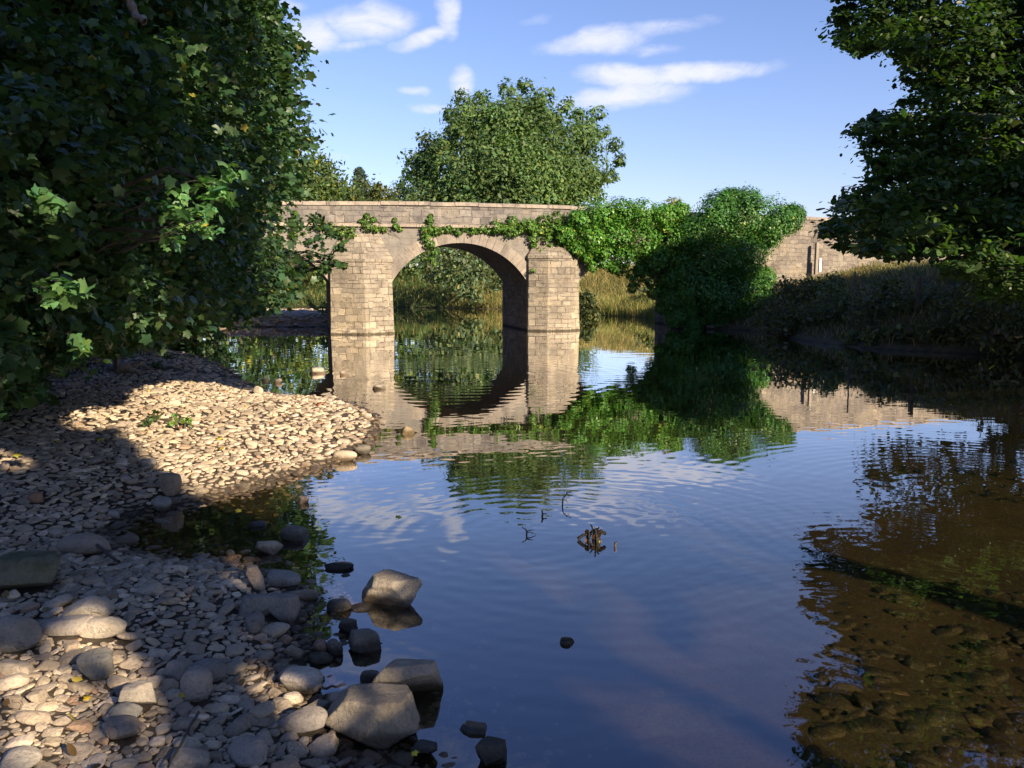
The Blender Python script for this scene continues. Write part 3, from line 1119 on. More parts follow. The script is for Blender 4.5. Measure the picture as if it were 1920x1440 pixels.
# ------------------------------------------------------------------ vegetation
def tree(name, label, cat, blobs, trunk, tmpl, size, per, base, mat, bark, group=None, up=0.5, var=0.28, yellow=0.02, ycol=(0.30, 0.24, 0.03),
         trunk_r=0.18, nlimb=14, clus=0.28, k=9, shell=(0.45, 1.05), droop=0.5, facing=0.6, rnd=0.6, crown='crown', tone=0.18, bright=None):
    tx, ty = trunk
    z0 = gh(tx, ty)
    root = empty(name, (tx, ty, z0))
    tag(root, label, cat, group)
    off = np.array([tx, ty, z0])
    C, N, S = scatter(blobs, per, size, up, shell, clus, k, facing, rnd)
    cols = leaf_cols(len(C), base, var, yellow, ycol)
    if bright:                       # sunlit brightness put into the leaf colour of the last few clumps
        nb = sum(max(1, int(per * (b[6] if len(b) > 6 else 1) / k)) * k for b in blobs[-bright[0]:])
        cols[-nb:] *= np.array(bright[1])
    if tone:
        cols *= np.exp(tone * 1.6 * vnoise(C[:, 0] * 1.3 + C[:, 2], C[:, 1] * 1.3 - C[:, 2] * .7, 31))[:, None]
    leaves(crown, C - off, N, S, tmpl, cols, mat, root, droop)
    if nlimb is not None:
        tb = Tubes()
        bl = np.array([b[:3] for b in blobs])
        top = np.array([tx + (bl[:, 0].mean() - tx) * .25, ty + (bl[:, 1].mean() - ty) * .25, np.quantile(bl[:, 2], 0.8)])
        segs = 8
        t = np.linspace(0, 1, segs + 1)
        base_p = np.array([tx, ty, z0 - 0.3])
        pts = base_p + (top - base_p) * t[:, None] + rng.normal(0, 0.05, (segs + 1, 3)) * np.linalg.norm(top - base_p) * .25 * (t * (1 - t))[:, None] * 4
        tb.add(pts - off, trunk_r * (1.25 - 1.05 * t), 8)
        sel = rng.choice(len(bl), min(nlimb, len(bl)), replace=False)
        for i in sel:
            h = np.clip((bl[i, 2] - z0) / max(0.5, top[2] - z0) * 0.75, 0.15, 0.9)
            a = base_p + (top - base_p) * h
            r0 = trunk_r * (1.1 - h) * 0.55
            tb.limb(a - off, bl[i] - off, max(r0, .015), 0.012, 0.08, 7)
            for q in range(2):
                e = bl[i] + rng.normal(0, 1, 3) * np.array(blobs[i][3:6]) * .6
                m_ = a + (bl[i] - a) * rng.uniform(.55, .9)
                tb.limb(m_ - off, e - off, max(r0 * .4, .008), 0.005, 0.05, 4, sides=5)
        tb.build('trunk', bark, root)
    return root


def px_fill(poly, step, depth, rfac, layers, jit=0.6, squash=0.8, rmin=0.0):
    """blobs filling an outline at real distances: depth(px,py) metres away, several layers thick"""
    xs_ = [p[0] for p in poly]
    ys_ = [p[1] for p in poly]
    out = []
    for x in np.arange(min(xs_), max(xs_), step):
        for y in np.arange(min(ys_), max(ys_), step):
            for L, dens in layers:
                px, py = x + rng.uniform(-jit, jit) * step, y + rng.uniform(-jit, jit) * step
                sd = poly_sd(np.array([px]), np.array([py]), poly)[0]
                if sd > -step * 0.33:
                    continue
                Y = depth(px, py) + L + rng.normal(0, 0.35)
                q = P(px, py, Y)
                r = max(rmin, min(rfac * step, -sd * 1.15) / FPX * Y)
                out.append((q[0], q[1], q[2], r, r * 1.2, r * squash, dens))
    return out


# --- left bank sycamores
LM = [(-140, -430), (400, -430), (455, -250), (490, -100), (508, 0), (545, 45), (586, 100), (585, 150), (556, 168), (594, 215), (590, 275), (560, 295), (566, 335), (566, 380), (530, 395), (510, 412), (520, 440),
      (556, 470), (568, 510), (556, 550), (530, 585), (480, 600), (430, 606), (390, 622), (330, 648), (250, 662), (170, 672), (95, 700), (55, 755), (0, 785), (-140, 830)]


def depthL(px, py):
    y = np.interp(px, [-150, 0, 150, 300, 400, 500, 560, 620], [4.6, 5.2, 6.3, 8.6, 11.5, 16.5, 20, 22])
    if py < 250:
        y += (250 - py) / 250 * np.interp(px, [0, 300, 500], [2.0, 2.0, 0.0])
    if py > 600:
        y += (py - 600) / 100 * np.interp(px, [0, 150, 300, 450], [0.6, 2.2, 4.0, 3.0])
    return y


lm_blobs = px_fill(LM, 46, depthL, 1.15, [(0, 1.0), (1.0, 0.8), (2.4, 0.8)])
lm_blobs += [b for b in px_fill([(p[0], p[1]) for p in LM], 90, depthL, 1.1, [(4.2, 2.0)])]
bands = [(0, 7.4), (7.4, 11.2), (11.2, 16.2), (16.2, 99)]
trunks = [(-5.9, 8.0), (-7.9, 11.6), (-9.4, 16.2), (-11.2, 22.5)]
labs = ['near sycamore with large lobed leaves hanging over the left edge of the shingle',
        'tall dark sycamore behind the sunlit hanging spray of leaves',
        'sycamore leaning over the back of the shingle with a dead pale branch',
        'sycamore closest to the bridge covering the end of its parapet']
SYC = (0.033, 0.066, 0.025)
LB = [[] for _ in bands]
for b in lm_blobs:
    for i, (a, c) in enumerate(bands):
        if a <= b[1] < c:
            LB[i].append(b)
sprays = []
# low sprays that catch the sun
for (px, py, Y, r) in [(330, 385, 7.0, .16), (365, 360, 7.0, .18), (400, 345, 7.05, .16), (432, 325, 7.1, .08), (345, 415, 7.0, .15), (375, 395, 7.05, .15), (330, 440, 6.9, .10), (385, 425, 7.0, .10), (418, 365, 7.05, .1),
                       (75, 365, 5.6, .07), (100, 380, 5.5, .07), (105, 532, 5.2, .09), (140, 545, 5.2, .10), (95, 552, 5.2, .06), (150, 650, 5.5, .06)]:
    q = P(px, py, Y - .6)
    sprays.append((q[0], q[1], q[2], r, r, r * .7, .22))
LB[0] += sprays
# light branches in front of the bridge
for (px, py, Y, r) in [(560, 420, 20.5, .35), (590, 430, 20.6, .4), (620, 440, 20.7, .3), (590, 410, 20.5, .25), (575, 460, 20.5, .35), (600, 480, 20.6, .35), (625, 490, 20.8, .25), (610, 505, 20.7, .22), (640, 465, 20.8, .16), (645, 500, 20.8, .14), (560, 500, 20.4, .3)]:
    q = P(px, py, Y)
    LB[3].append((q[0], q[1], q[2], r, r, r * .6, .42))
pers = [148, 142, 120, 104]
for i in range(4):
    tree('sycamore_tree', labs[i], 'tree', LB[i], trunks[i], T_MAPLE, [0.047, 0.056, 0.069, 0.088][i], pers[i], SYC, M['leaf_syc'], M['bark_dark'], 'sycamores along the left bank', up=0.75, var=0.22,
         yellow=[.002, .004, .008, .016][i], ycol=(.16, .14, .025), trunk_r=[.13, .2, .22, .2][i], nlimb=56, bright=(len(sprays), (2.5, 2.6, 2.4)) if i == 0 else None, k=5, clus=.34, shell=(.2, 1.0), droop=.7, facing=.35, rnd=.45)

def bank_tree(name, label, xr, yr, zr, n, r, base, trunk, size, per, tmpl, grp_):
    bl = []
    for _ in range(n):
        bl.append((rng.uniform(*xr), rng.uniform(*yr), zr[0] + (zr[1] - zr[0]) * rng.random() ** 1.2, r * rng.uniform(.7, 1.2), r * rng.uniform(.7, 1.2), r * .75, 1))
    return tree(name, label, 'tree', bl, trunk, tmpl, size, per, base, M['leaf_syc'], M['bark_dark'], grp_, up=.6, k=6, trunk_r=.22, nlimb=14, shell=(.3, 1.05))


bank_tree('sycamore_tree', 'sycamore behind the leafy curtain reaching down to the water before the bridge', (-13.5, -9.0), (21.5, 26.0), (.6, 11), 150, 1.05, SYC, (-12.3, 24), .11, 170, T_MAPLE, 'sycamores along the left bank')
bank_tree('ash_tree', 'tall tree on the far left bank upstream of the bridge', (-24, -13.0), (37, 47), (1.5, 15), 110, 1.6, (.04, .075, .022), (-19, 44), .17, 170, T_QUAD, 'upstream trees on the left bank')
bank_tree('ash_tree', 'tree behind the sunlit alder upstream on the left bank', (-22, -11.5), (60, 66), (1.2, 6.2), 60, 1.5, (.06, .1, .03), (-25, 64), .2, 150, T_QUAD, 'upstream trees on the left bank')

# --- right bank tree
RT = [(1640, -430), (1600, -250), (1588, -100), (1574, 0), (1562, 55), (1592, 118), (1640, 108), (1690, 112), (1702, 150), (1692, 182), (1640, 207), (1576, 245), (1615, 272), (1640, 322), (1598, 335), (1560, 382), (1510, 432),
      (1560, 452), (1600, 488), (1650, 494), (1700, 502), (1760, 492), (1800, 535), (1850, 578), (1930, 582), (2060, 600), (2060, -430)]


def shades_bridge(b):
    """does a clump here throw its shadow on the open part of the bridge?"""
    t_ = (np.dot(np.array(b[:3]) - B0, WD)) / np.dot(SUN, WD)
    q = np.array(b[:3]) - SUN * t_ - B0
    return -7 < q @ UD < 11.0 and -1.3 < q[2] < 5.4


def depthR(px, py):
    return np.interp(py, [-400, 0, 250, 400, 580], [13.2, 12.6, 11.6, 10.4, 9.6]) + np.interp(px, [1500, 1900], [-.4, .6])


rt_blobs = px_fill(RT, 40, depthR, 1.25, [(0, 1.0), (0.7, 1), (1.6, 1), (2.6, 1.1)], squash=.36)
rt_frame = len(rt_blobs)
for _ in range(150):                     # the rest of the crown, round the trunk and away from the river
    a_, h_ = rng.uniform(0, 2 * PI), rng.uniform(1.8, 9.5)
    rr_ = rng.uniform(.8, 3.8) * (1 - .04 * h_)
    q = np.array([11.6 + rr_ * math.cos(a_), 12.2 + 1.2 * rr_ * math.sin(a_), h_])
    x_, y_, f_ = project(q)
    if x_[0] > 1990 or f_[0] < 0:
        rt_blobs.append((q[0], q[1], q[2], .5, .6, .35, 1.0))
rt_blobs = [b for b in rt_blobs if not shades_bridge(b)]
tree('hazel_tree', 'dark spreading tree with layered oval leaves overhanging the river', 'tree', rt_blobs, (10.9, 12.6), T_OVATE, 0.050, 124, (0.040, 0.07, 0.022), M['leaf_beech'], M['bark_shaded'], None, up=0.9, var=0.2,
     yellow=.002, ycol=(.12, .12, .02), trunk_r=.24, nlimb=14, k=6, clus=.36, shell=(.2, 1.0), droop=.3, facing=.3, rnd=.42)

RT2 = [(1700, 150), (1720, 205), (1680, 330), (1640, 395), (1640, 470), (1680, 485), (1760, 480), (1900, 520), (2060, 540), (2060, 120), (1800, 60)]
rt2 = px_fill(RT2, 46, lambda px, py: 17.5 + (px - 1560) / 300 * 1.0, 1.15, [(0, 1.0), (1.5, 1.0), (3.2, 1.0)], squash=.7)
rt2 = [b for b in rt2 if not shades_bridge(b)]
tree('hazel_tree', 'second dark tree further back on the right bank, glimpsed through the spreading one', 'tree', rt2, (13.2, 20.5), T_OVATE, 0.085, 60, (0.03, 0.055, 0.016), M['leaf_beech'], M['bark_dark'], None, up=.7, var=.2,
     yellow=0, trunk_r=.2, nlimb=12, k=6, clus=.36, shell=(.2, 1.0))

# --- the big tree behind the bridge
OAK = [(758, 385), (762, 350), (780, 320), (778, 290), (800, 270), (835, 250), (845, 225), (850, 200), (885, 180), (905, 195), (930, 195), (945, 175), (965, 180), (985, 165), (1012, 175), (1030, 205), (1045, 225),
       (1060, 205), (1080, 225), (1115, 215), (1120, 250), (1155, 275), (1150, 320), (1125, 345), (1115, 360), (1095, 390), (1095, 430), (760, 430)]


def depthO(px, py):
    return 58 + ((px - 955) / 200) ** 2 * 5 + max(0, (330 - py)) / 160 * 4


oak = px_fill(OAK, 38, depthO, 1.25, [(-1, 1.0), (1.5, 1), (5, 0.8)], squash=.9)
for (px, py, r) in [(800, 262, .8), (842, 215, .7), (868, 186, .7), (905, 182, .6), (950, 168, .7), (985, 160, .6), (1018, 180, .7), (1060, 200, .7), (1085, 214, .6), (1118, 214, .7), (1128, 250, .6), (1152, 272, .7), (1160, 300, .5), (1146, 330, .6), (1118, 362, .8), (772, 300, .8), (760, 350, .8), (770, 325, .7), (1040, 222, .5)]:
    q = P(px, py, depthO(px, py) + rng.uniform(-1, 2))
    oak.append((q[0], q[1], q[2], r, r, r * .9, .4))
oak += [(P(px, 430, 60)[0], 60 + rng.uniform(-2, 4), z, 1.6, 1.6, 1.2, 1.5) for px in range(770, 1100, 40) for z in (3.2, 4.8)]
tree('oak_tree', 'broad round oak standing in the field behind the bridge', 'tree', oak, (1.0, 62), T_QUAD, 0.15, 560, (0.075, 0.122, 0.036), M['leaf_far'], M['bark'], None, up=0.45, var=0.14, yellow=0.0,
     trunk_r=.5, nlimb=24, k=7, clus=.2, shell=(.55, 1.12), facing=.95, rnd=.4, tone=.42)


def bush_blobs(items):
    out = []
    for (px, py, Y, r, *d) in items:
        q = P(px, py, Y)
        out.append((q[0], q[1], q[2], r, r, r * .85, d[0] if d else 1))
    return out


def col_down(px0, px1, py0, py1, Y, r, step=1.3):
    """blob items filling a box of the view at distance Y"""
    out = []
    s = r / Y * FPX * step
    for x in np.arange(px0, px1 + 1, s):
        for y in np.arange(py0, py1 + 1, s):
            out.append((x + rng.uniform(-.3, .3) * s, y + rng.uniform(-.3, .3) * s, Y + rng.uniform(-.8, .8), r * rng.uniform(.8, 1.15)))
    return out


far_spec = [
    ('tall rounded tree rising behind the bridge parapet beside the sycamores', 'broadleaf_tree', [(555, 330, 46, 1.5), (590, 325, 46, 1.3), (575, 350, 45, 1.4), (612, 335, 46, 1.1), (625, 350, 46, .9), (560, 375, 45, 1.3), (600, 375, 45, 1.3), (570, 310, 47, .8), (600, 305, 46.5, .6)], (0.10, 0.125, 0.035), (-18.5, 47)),
    ('low olive hedge tree peeping over the parapet beneath the conifer', 'hedge_tree', [(640, 372, 50, 1.0), (655, 360, 50, .8), (668, 378, 50, .9), (630, 385, 50, .9), (600, 388, 49, .9), (615, 380, 49, .7)], (0.105, 0.125, 0.045), (-10.5, 50)),
    ('yellowish hedge tree between the conifer and the oak', 'hedge_tree', [(700, 368, 55, 1.1), (715, 375, 55, .9), (690, 385, 55, .9), (705, 358, 55, .6), (725, 385, 55, .8)], (0.13, 0.135, 0.04), (-9.5, 55)),
    ('pale wispy willow touching the oak beyond the parapet', 'willow_tree', [(738, 365, 62, 1.1, .5), (748, 378, 62, 1.1, .7), (760, 385, 62, 1.1), (733, 385, 61, .9), (750, 355, 62, .6, .4)], (0.12, 0.14, 0.07), (-8.7, 62)),
]
for lab, nm, items, base, tr in far_spec:
    tree(nm, lab, 'tree', bush_blobs(items + [(i[0], i[1] + 40, i[2], i[3]) for i in items]), tr, T_QUAD, 0.12, 420, tuple(np.array(base) * np.array([.62, .74, .7])), M['leaf_far'], M['bark'], 'trees beyond the parapet', up=.45, var=.25, yellow=0.01, trunk_r=.2, nlimb=8, k=6, shell=(.3, 1.05))
con = []
for i in range(11):
    f = i / 10
    z = P(675, 322 + 70 * f, 70)[2]
    for a in range(5):
        an = a * 2 * PI / 5 + i
        rr = 0.25 + 1.35 * f
        c0 = P(675, 350, 70)
        con.append((c0[0] + rr * .6 * math.cos(an), 70 + rr * .6 * math.sin(an), z, .25 + .4 * f, .25 + .4 * f, .3, 1))
tree('conifer_tree', 'small pointed dark conifer far behind the parapet', 'tree', con, (P(675, 350, 70)[0], 70.0), T_QUAD, 0.13, 60, (0.04, 0.06, 0.04), M['leaf_far'], M['bark'], None, up=.2, yellow=0, trunk_r=.2, nlimb=6, k=6)

# seen through the arches
SH = 'shrubs seen through the arches'
tree('riverside_willow', 'grey green willow shrub seen through the middle arch over the water', 'shrub',
     bush_blobs([(850, 500, 47, 1.0), (880, 510, 47, 1.1), (910, 515, 47, .9), (870, 540, 46.5, .7), (890, 555, 46.3, .45, .6), (830, 490, 48, 1.1), (860, 475, 48, 1.0), (920, 490, 48, 1.1), (935, 530, 47.5, .7), (815, 520, 48.5, .8), (900, 470, 49, 1.2), (845, 525, 47.3, .7), (925, 460, 49, 1.2), (870, 450, 49, 1.1)]),
     (-3.0, 52.2), T_OVATE, 0.12, 230, (0.085, 0.115, 0.05), M['leaf_far'], M['bark_dark'], SH, up=.5, yellow=0, trunk_r=.14, nlimb=10, k=6, shell=(.4, 1.05))
tree('alder_tree', 'dark alder behind the willow under the crown of the middle arch', 'tree',
     bush_blobs(col_down(735, 960, 400, 545, 57, 1.3)), (-1.0, 58.5), T_QUAD, 0.16, 150, (0.06, 0.09, 0.03), M['leaf_far'], M['bark_dark'], SH, up=.4, yellow=0, trunk_r=.2, nlimb=10, k=6)
tree('alder_tree', 'sunlit alder seen through the half hidden arch under the sycamore', 'tree',
     bush_blobs(col_down(470, 632, 405, 570, 57, 1.3)), (-20.5, 59), T_QUAD, 0.16, 180, (0.095, 0.135, 0.035), M['leaf_far'], M['bark_dark'], SH, up=.4, yellow=0.02, trunk_r=.2, nlimb=10, k=6)
tree('weed_clump', 'small leafy weed clump on the gravel spit beside the pier', 'plant', [(-7.0, 31.6, .75, .5, .4, .35, 1), (-7.4, 31.7, .6, .4, .3, .3, 1), (-6.7, 31.5, .6, .3, .3, .3, 1)], (-7.0, 31.6), T_OVATE, .06, 260,
     (0.13, 0.17, 0.045), M['leaf_far'], M['bark_dark'], None, trunk_r=.015, nlimb=3)
tree('weed_clump', 'pale weed at the far end of the gravel spit', 'plant', [(-10.2, 31.3, .6, .4, .3, .25, 1), (-9.7, 31.4, .5, .3, .3, .2, 1)], (-10.0, 31.3), T_OVATE, .05, 200,
     (0.12, 0.16, 0.045), M['leaf_far'], M['bark_dark'], None, trunk_r=.012, nlimb=2)

# --- ivy on the bridge
IVY = (0.045, 0.12, 0.02)
IVG = 'ivy growing over the bridge'


def ivy(name, label, items, w, size, per, base, yellow=0.01, squash=.9, cat='ivy', up=.5, stems=6):
    bl = []
    for it in items:
        px, py, r = it[:3]
        q = wall_uw(px, py, w - r * (it[4] if len(it) > 4 else .55))
        bl.append((q[0], q[1], q[2], r, r, r * squash, it[3] if len(it) > 3 else 1))
    c0 = np.mean([b[:3] for b in bl], axis=0)
    root = empty(name, (c0[0], c0[1], min(b[2] for b in bl)))
    tag(root, label, cat, IVG)
    off = np.array(root.location)
    C, N, S = scatter(bl, per * 2.0, size * .72, up, (.76, 1.06), .13, 8, 1.0, .3)
    wd = (C - B0) @ WD          # ivy cannot grow inside the wall: keep it in front
    C = C - np.outer(np.maximum(0, wd + 0.06), WD) * (C[:, 2] < 4.3)[:, None]
    cols = leaf_cols(len(C), base, .25, yellow, (.22, .22, .03))
    cols *= np.exp(.3 * vnoise(C[:, 0] * 1.5, C[:, 2] * 1.5, 5))[:, None]
    leaves('foliage', C - off, N, S, T_IVY, cols, M['leaf_ivy'], root, .6)
    for i in range(stems):
        a = bl[rng.integers(len(bl))]
        b = bl[rng.integers(len(bl))]
        if math.dist(a[:3], b[:3]) < 2.2:
            tb = Tubes()
            tb.limb(np.array(a[:3]) - off, np.array(b[:3]) - off - np.array([0, 0, .3]), .018, .006, .05, 6, sides=5)
            tb.build('stem', M['bark'], root)
    return root


big = [(1340, 420, .95), (1390, 400, .95), (1440, 412, .9), (1472, 412, .62), (1330, 480, .9), (1380, 470, 1.0), (1398, 475, .8), (1438, 440, .55), (1310, 535, .85), (1360, 545, .9), (1405, 535, .8), (1290, 575, .45), (1330, 585, .45), (1385, 585, .55),
       (1350, 388, .65), (1400, 378, .55), (1300, 440, .7), (1398, 535, .6), (1408, 572, .42), (1400, 592, .4), (1370, 372, .4), (1488, 402, .4), (1280, 550, .5), (1345, 560, .8), (1270, 590, .4), (1300, 600, .4), (1350, 600, .45), (1400, 605, .4), (1392, 500, .65), (1290, 510, .6), (1262, 560, .42), (1256, 522, .36), (1432, 520, .42), (1436, 560, .42), (1300, 608, .35), (1265, 595, .36), (1430, 600, .35)]
ivy('ivy_bush', 'huge rounded dark green ivy bush bulging over the bridge end', [(a, b, r, 1.25, .9) for a, b, r in big], -0.3, .062, 1150, IVY, stems=10)
mid = [(1085, 412, .42), (1125, 400, .55), (1165, 395, .5), (1205, 400, .55), (1245, 405, .5), (1110, 445, .5), (1155, 440, .6), (1200, 450, .65), (1250, 450, .65), (1285, 430, .55), (1060, 440, .35), (1080, 465, .3), (1230, 485, .55), (1275, 480, .6),
       (1170, 480, .45), (1265, 520, .45), (1245, 530, .3, .6), (1200, 505, .3, .6), (1130, 470, .35), (1150, 500, .25, .4), (1190, 530, .2, .15), (1110, 500, .2, .3), (1275, 395, .35), (1255, 550, .2, .4), (1132, 492, .26, .3), (1160, 505, .28, .28), (1184, 515, .24, .25), (1186, 540, .2, .16), (1213, 522, .3, .3), (1228, 545, .32, .35), (1243, 575, .3, .5), (1100, 482, .22, .3)]
ivy('ivy_bush', 'wide bright ivy mass draped over the parapet above the narrow arch', mid, -0.2, .064, 900, (0.06, 0.15, 0.02), .02, stems=14)
ivy('ivy_bush', 'small yellowing ivy crest between the two big ivy masses', [(1262, 384, .3), (1275, 400, .25), (1250, 392, .22)], 0.1, .055, 300, (0.16, 0.17, 0.03), .15, stems=0)
trail = [(px, 431 + 3 * math.sin(px * .2), .10 + .06 * abs(math.sin(px * .13)), .5) for px in range(805, 930, 11)] + [(px, 428 - 4 * math.sin(px * .11), .17 + .1 * abs(math.sin(px * .09)), 1) for px in range(930, 1060, 12)]
trail += [(960, 415, .2), (990, 420, .28), (1020, 415, .3), (1045, 408, .3), (1000, 445, .22), (1030, 450, .28), (1050, 460, .25), (1015, 470, .2), (1000, 460, .12), (995, 478, .1, .4)]
ivy('ivy_trail', 'leafy ivy trail running along the string course to the big ivy', trail, 0.0, .055, 190, (0.07, 0.14, 0.024), .05)
hang = [(806, 415, .14), (800, 430, .2), (815, 435, .14), (798, 445, .17), (806, 458, .18), (812, 472, .18), (808, 486, .14), (808, 405, .08), (815, 495, .08)]
ivy('ivy_trail', 'ivy strand hanging from the parapet across the left haunch of the middle arch', hang, 0.0, .052, 150, (0.07, 0.14, 0.024), .03)
lft = [(620, 428, .22), (640, 432, .2), (660, 436, .2), (655, 448, .16), (645, 455, .12), (680, 415, .12), (690, 425, .18), (705, 428, .15), (720, 430, .1), (742, 424, .12), (740, 412, .07), (688, 405, .1), (700, 412, .1), (750, 430, .07), (600, 420, .2)]
ivy('ivy_trail', 'patchy ivy tufts on the string course above the tall pointed pier', lft, 0.0, .052, 150, (0.07, 0.14, 0.024), .06)
ivy('ivy_trail', 'upright ivy tuft on the parapet beside the sycamore leaves', [(553, 400, .1), (552, 412, .13), (556, 425, .18), (550, 440, .15)], 0.0, .05, 150, (0.07, 0.14, 0.024), .03, stems=0)
ivy('ivy_trail', 'tiny bright sprig of ivy growing on the polygonal pier', [(998, 508, .1, .6), (1008, 512, .08, .5)], -0.2, .045, 90, (0.11, 0.2, 0.035), .0, stems=0)

# --- right bank undergrowth
RB = 'brambles on the shaded right bank'
for lab, it in (('tangled bush on the meadow bank under the hanging ivy', [(1212, 560, 39.5, .55), (1226, 575, 39.2, .5), (1200, 580, 39.3, .4), (1222, 545, 39.8, .45)]), ('dark brush beside the polygonal pier on the far bank', [(1104, 575, 39.0, .45), (1098, 558, 39.2, .4), (1110, 590, 38.9, .35)])):
    bb = bush_blobs(it)
    tree('meadow_bush', lab, 'bush', bb, (bb[0][0], bb[0][1]), T_OVATE, .075, 330, (0.065, 0.08, 0.028), M['leaf_far'], M['bark_dark'], None, yellow=.005, trunk_r=.02, nlimb=4, crown='leaves')
bl_lab = ['dark bramble mound at the foot of the big ivy bush', 'low bramble beside the thin stake on the bank', 'bramble with dry stems below the sunlit wall', 'bramble near the dark fence post on the bank', 'weedy mound sloping into the water below the fence post', 'bramble in deep shade under the hazel branches']
spots = [[(1460, 570, 26, .7), (1440, 600, 25.6, .55), (1490, 590, 25.2, .6), (1520, 600, 24.6, .5), (1470, 620, 24.8, .35)], [(1560, 560, 24.5, .55), (1590, 570, 24, .5), (1540, 590, 24.2, .55), (1570, 610, 23.6, .45)],
         [(1500, 545, 26.5, .5), (1535, 540, 26, .5), (1480, 545, 27, .5), (1560, 530, 26, .35)], [(1650, 570, 22.5, .55), (1690, 575, 22, .5), (1620, 590, 22.6, .5), (1740, 570, 21.6, .5), (1660, 545, 23, .4)],
         [(1640, 630, 21, .3), (1690, 630, 20.6, .35), (1740, 625, 20.3, .35), (1600, 635, 21.6, .25), (1790, 625, 19.9, .35)], [(1830, 590, 19.5, .7), (1880, 590, 19, .8), (1790, 590, 20, .6), (1930, 600, 18.8, .8), (1860, 630, 18.8, .5), (1910, 640, 18.5, .5)]]
for lab, it in zip(bl_lab, spots):
    bb = bush_blobs(it)
    bb = [(b[0], b[1], max(b[2], gh(b[0], b[1]) + b[5] * .4), *b[3:]) for b in bb]
    c = np.mean([b[:3] for b in bb], axis=0)
    tree('bramble_bush', lab, 'bush', bb, (c[0], c[1]), T_OVATE, .055, 420, (0.08, 0.085, 0.034), M['leaf_far'], M['bark_dark'], RB, yellow=.03, ycol=(.16, .11, .04), trunk_r=.02, nlimb=6, crown='leaves')


# grass as one countless mass
def grass_obj(name, label, pts, hmin, hmax, base, wid=.012, lean=.5, dry=.3, drycol=(.34, .26, .10)):
    n = len(pts)
    z = height(pts[:, 0], pts[:, 1])[0]
    h = rng.uniform(hmin, hmax, n)
    a = rng.uniform(0, 2 * PI, n)
    dx = rng.normal(0, lean, n) * h
    dy = rng.normal(0, lean, n) * h
    b0 = np.stack([pts[:, 0], pts[:, 1], z - .02], 1)
    wv = np.stack([np.cos(a), np.sin(a), np.zeros(n)], 1) * wid
    mid_ = b0 + np.stack([dx * .35, dy * .35, h * .6], 1)
    tip = b0 + np.stack([dx, dy, h], 1)
    V = np.stack([b0 - wv, b0 + wv, mid_ + wv * .7, mid_ - wv * .7, tip], 1)
    i = np.arange(n) * 5
    F = np.concatenate([np.stack([i, i + 1, i + 2, i, i + 2, i + 3], 1), np.stack([i + 3, i + 2, i + 4], 1)], 1).reshape(-1)
    cols = leaf_cols(n, base, .3, dry, drycol)
    o = mesh_obj(name, V.reshape(-1, 3), F, np.full(n * 3, 3), M['grass'], None, np.repeat(cols, 5, 0))
    tag(o, label, 'grass', None, 'stuff')
    return o


def pts_where(x0, x1, y0, y1, n, cond):
    p = np.stack([rng.uniform(x0, x1, n), rng.uniform(y0, y1, n)], 1)
    h_, sd = height(p[:, 0], p[:, 1])
    return p[cond(p[:, 0], p[:, 1], h_, sd)]


def behind_wall(x, y):
    return ((x - B0[0]) * WD[0] + (y - B0[1]) * WD[1])


gp = pts_where(5.0, 24, 18, 34, 60000, lambda x, y, h, sd: (sd > 0.25) & (behind_wall(x, y) < -0.15))
grass_obj('bank_grass', 'rough dry grass covering the right bank below the wall', gp, .06, .34, (0.10, 0.115, 0.042), .011, .6, .33, (.28, .21, .09))
gp = pts_where(-4, 16, 33.5, 62, 90000, lambda x, y, h, sd: (sd > 0.1) & (behind_wall(x, y) > 4.2))
grass_obj('meadow_grass', 'tall sunlit meadow grass on the bank beyond the arches', gp, .2, .55, (0.14, 0.145, 0.045), .014, .4, .5, (.30, .24, .09))
gp = pts_where(3.0, 7.6, 36.5, 43, 9000, lambda x, y, h, sd: (sd > -0.1) & (sd < 1.3))
grass_obj('river_reeds', 'fresh green reeds at the water edge seen through the narrow arch', gp, .3, .8, (0.15, 0.18, 0.045), .014, .3, .3)
gp = pts_where(-30, -1, 49, 66, 50000, lambda x, y, h, sd: (sd > 0.05))
grass_obj('meadow_grass', 'green bank grass beyond the middle arch upstream', gp, .2, .55, (0.05, 0.085, 0.022), .016, .35, .12)
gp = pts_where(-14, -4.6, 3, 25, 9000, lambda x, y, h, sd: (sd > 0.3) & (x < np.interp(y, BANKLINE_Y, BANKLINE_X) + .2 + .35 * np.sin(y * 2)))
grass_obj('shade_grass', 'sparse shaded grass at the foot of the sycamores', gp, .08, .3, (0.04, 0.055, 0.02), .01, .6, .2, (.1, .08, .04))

# small plants growing in the shingle
for (px, py, lab, col) in [(343, 800, 'bright green seedling in the sunlit shingle', (.14, .22, .04)), (275, 795, 'dark green seedling at the edge of the sunlit shingle', (.05, .085, .025)), (318, 668, 'low green weeds at the back of the shingle', (.06, .10, .03)), (300, 690, 'weed patch beside the driftwood branch', (.05, .08, .025))]:
    q = G(px, py, .22)
    bl = [(q[0] + rng.normal(0, .07), q[1] + rng.normal(0, .08), gh(q[0], q[1]) + .06 + rng.uniform(0, .04), .07, .07, .05, 1) for _ in range(4)]
    tree('seedling_plant', lab, 'plant', bl, (q[0], q[1]), T_OVATE, .022, 30, col, M['leaf_beech'], M['bark_dark'], 'small plants in the shingle', trunk_r=.005, nlimb=4, crown='leaves')


# ------------------------------------------------------------------ trees behind the photographer: they shade the foreground
e1 = np.cross([0, 0, 1], SUN)
e1 /= np.linalg.norm(e1)
e2 = np.cross(SUN, e1)


def sp2(p):
    p = np.asarray(p, float).reshape(-1, 3)
    return np.stack([p @ e1, p @ e2], 1)


lit = []          # (point, radius)


def lit_add(p, r):
    lit.append((np.asarray(p, float), r))


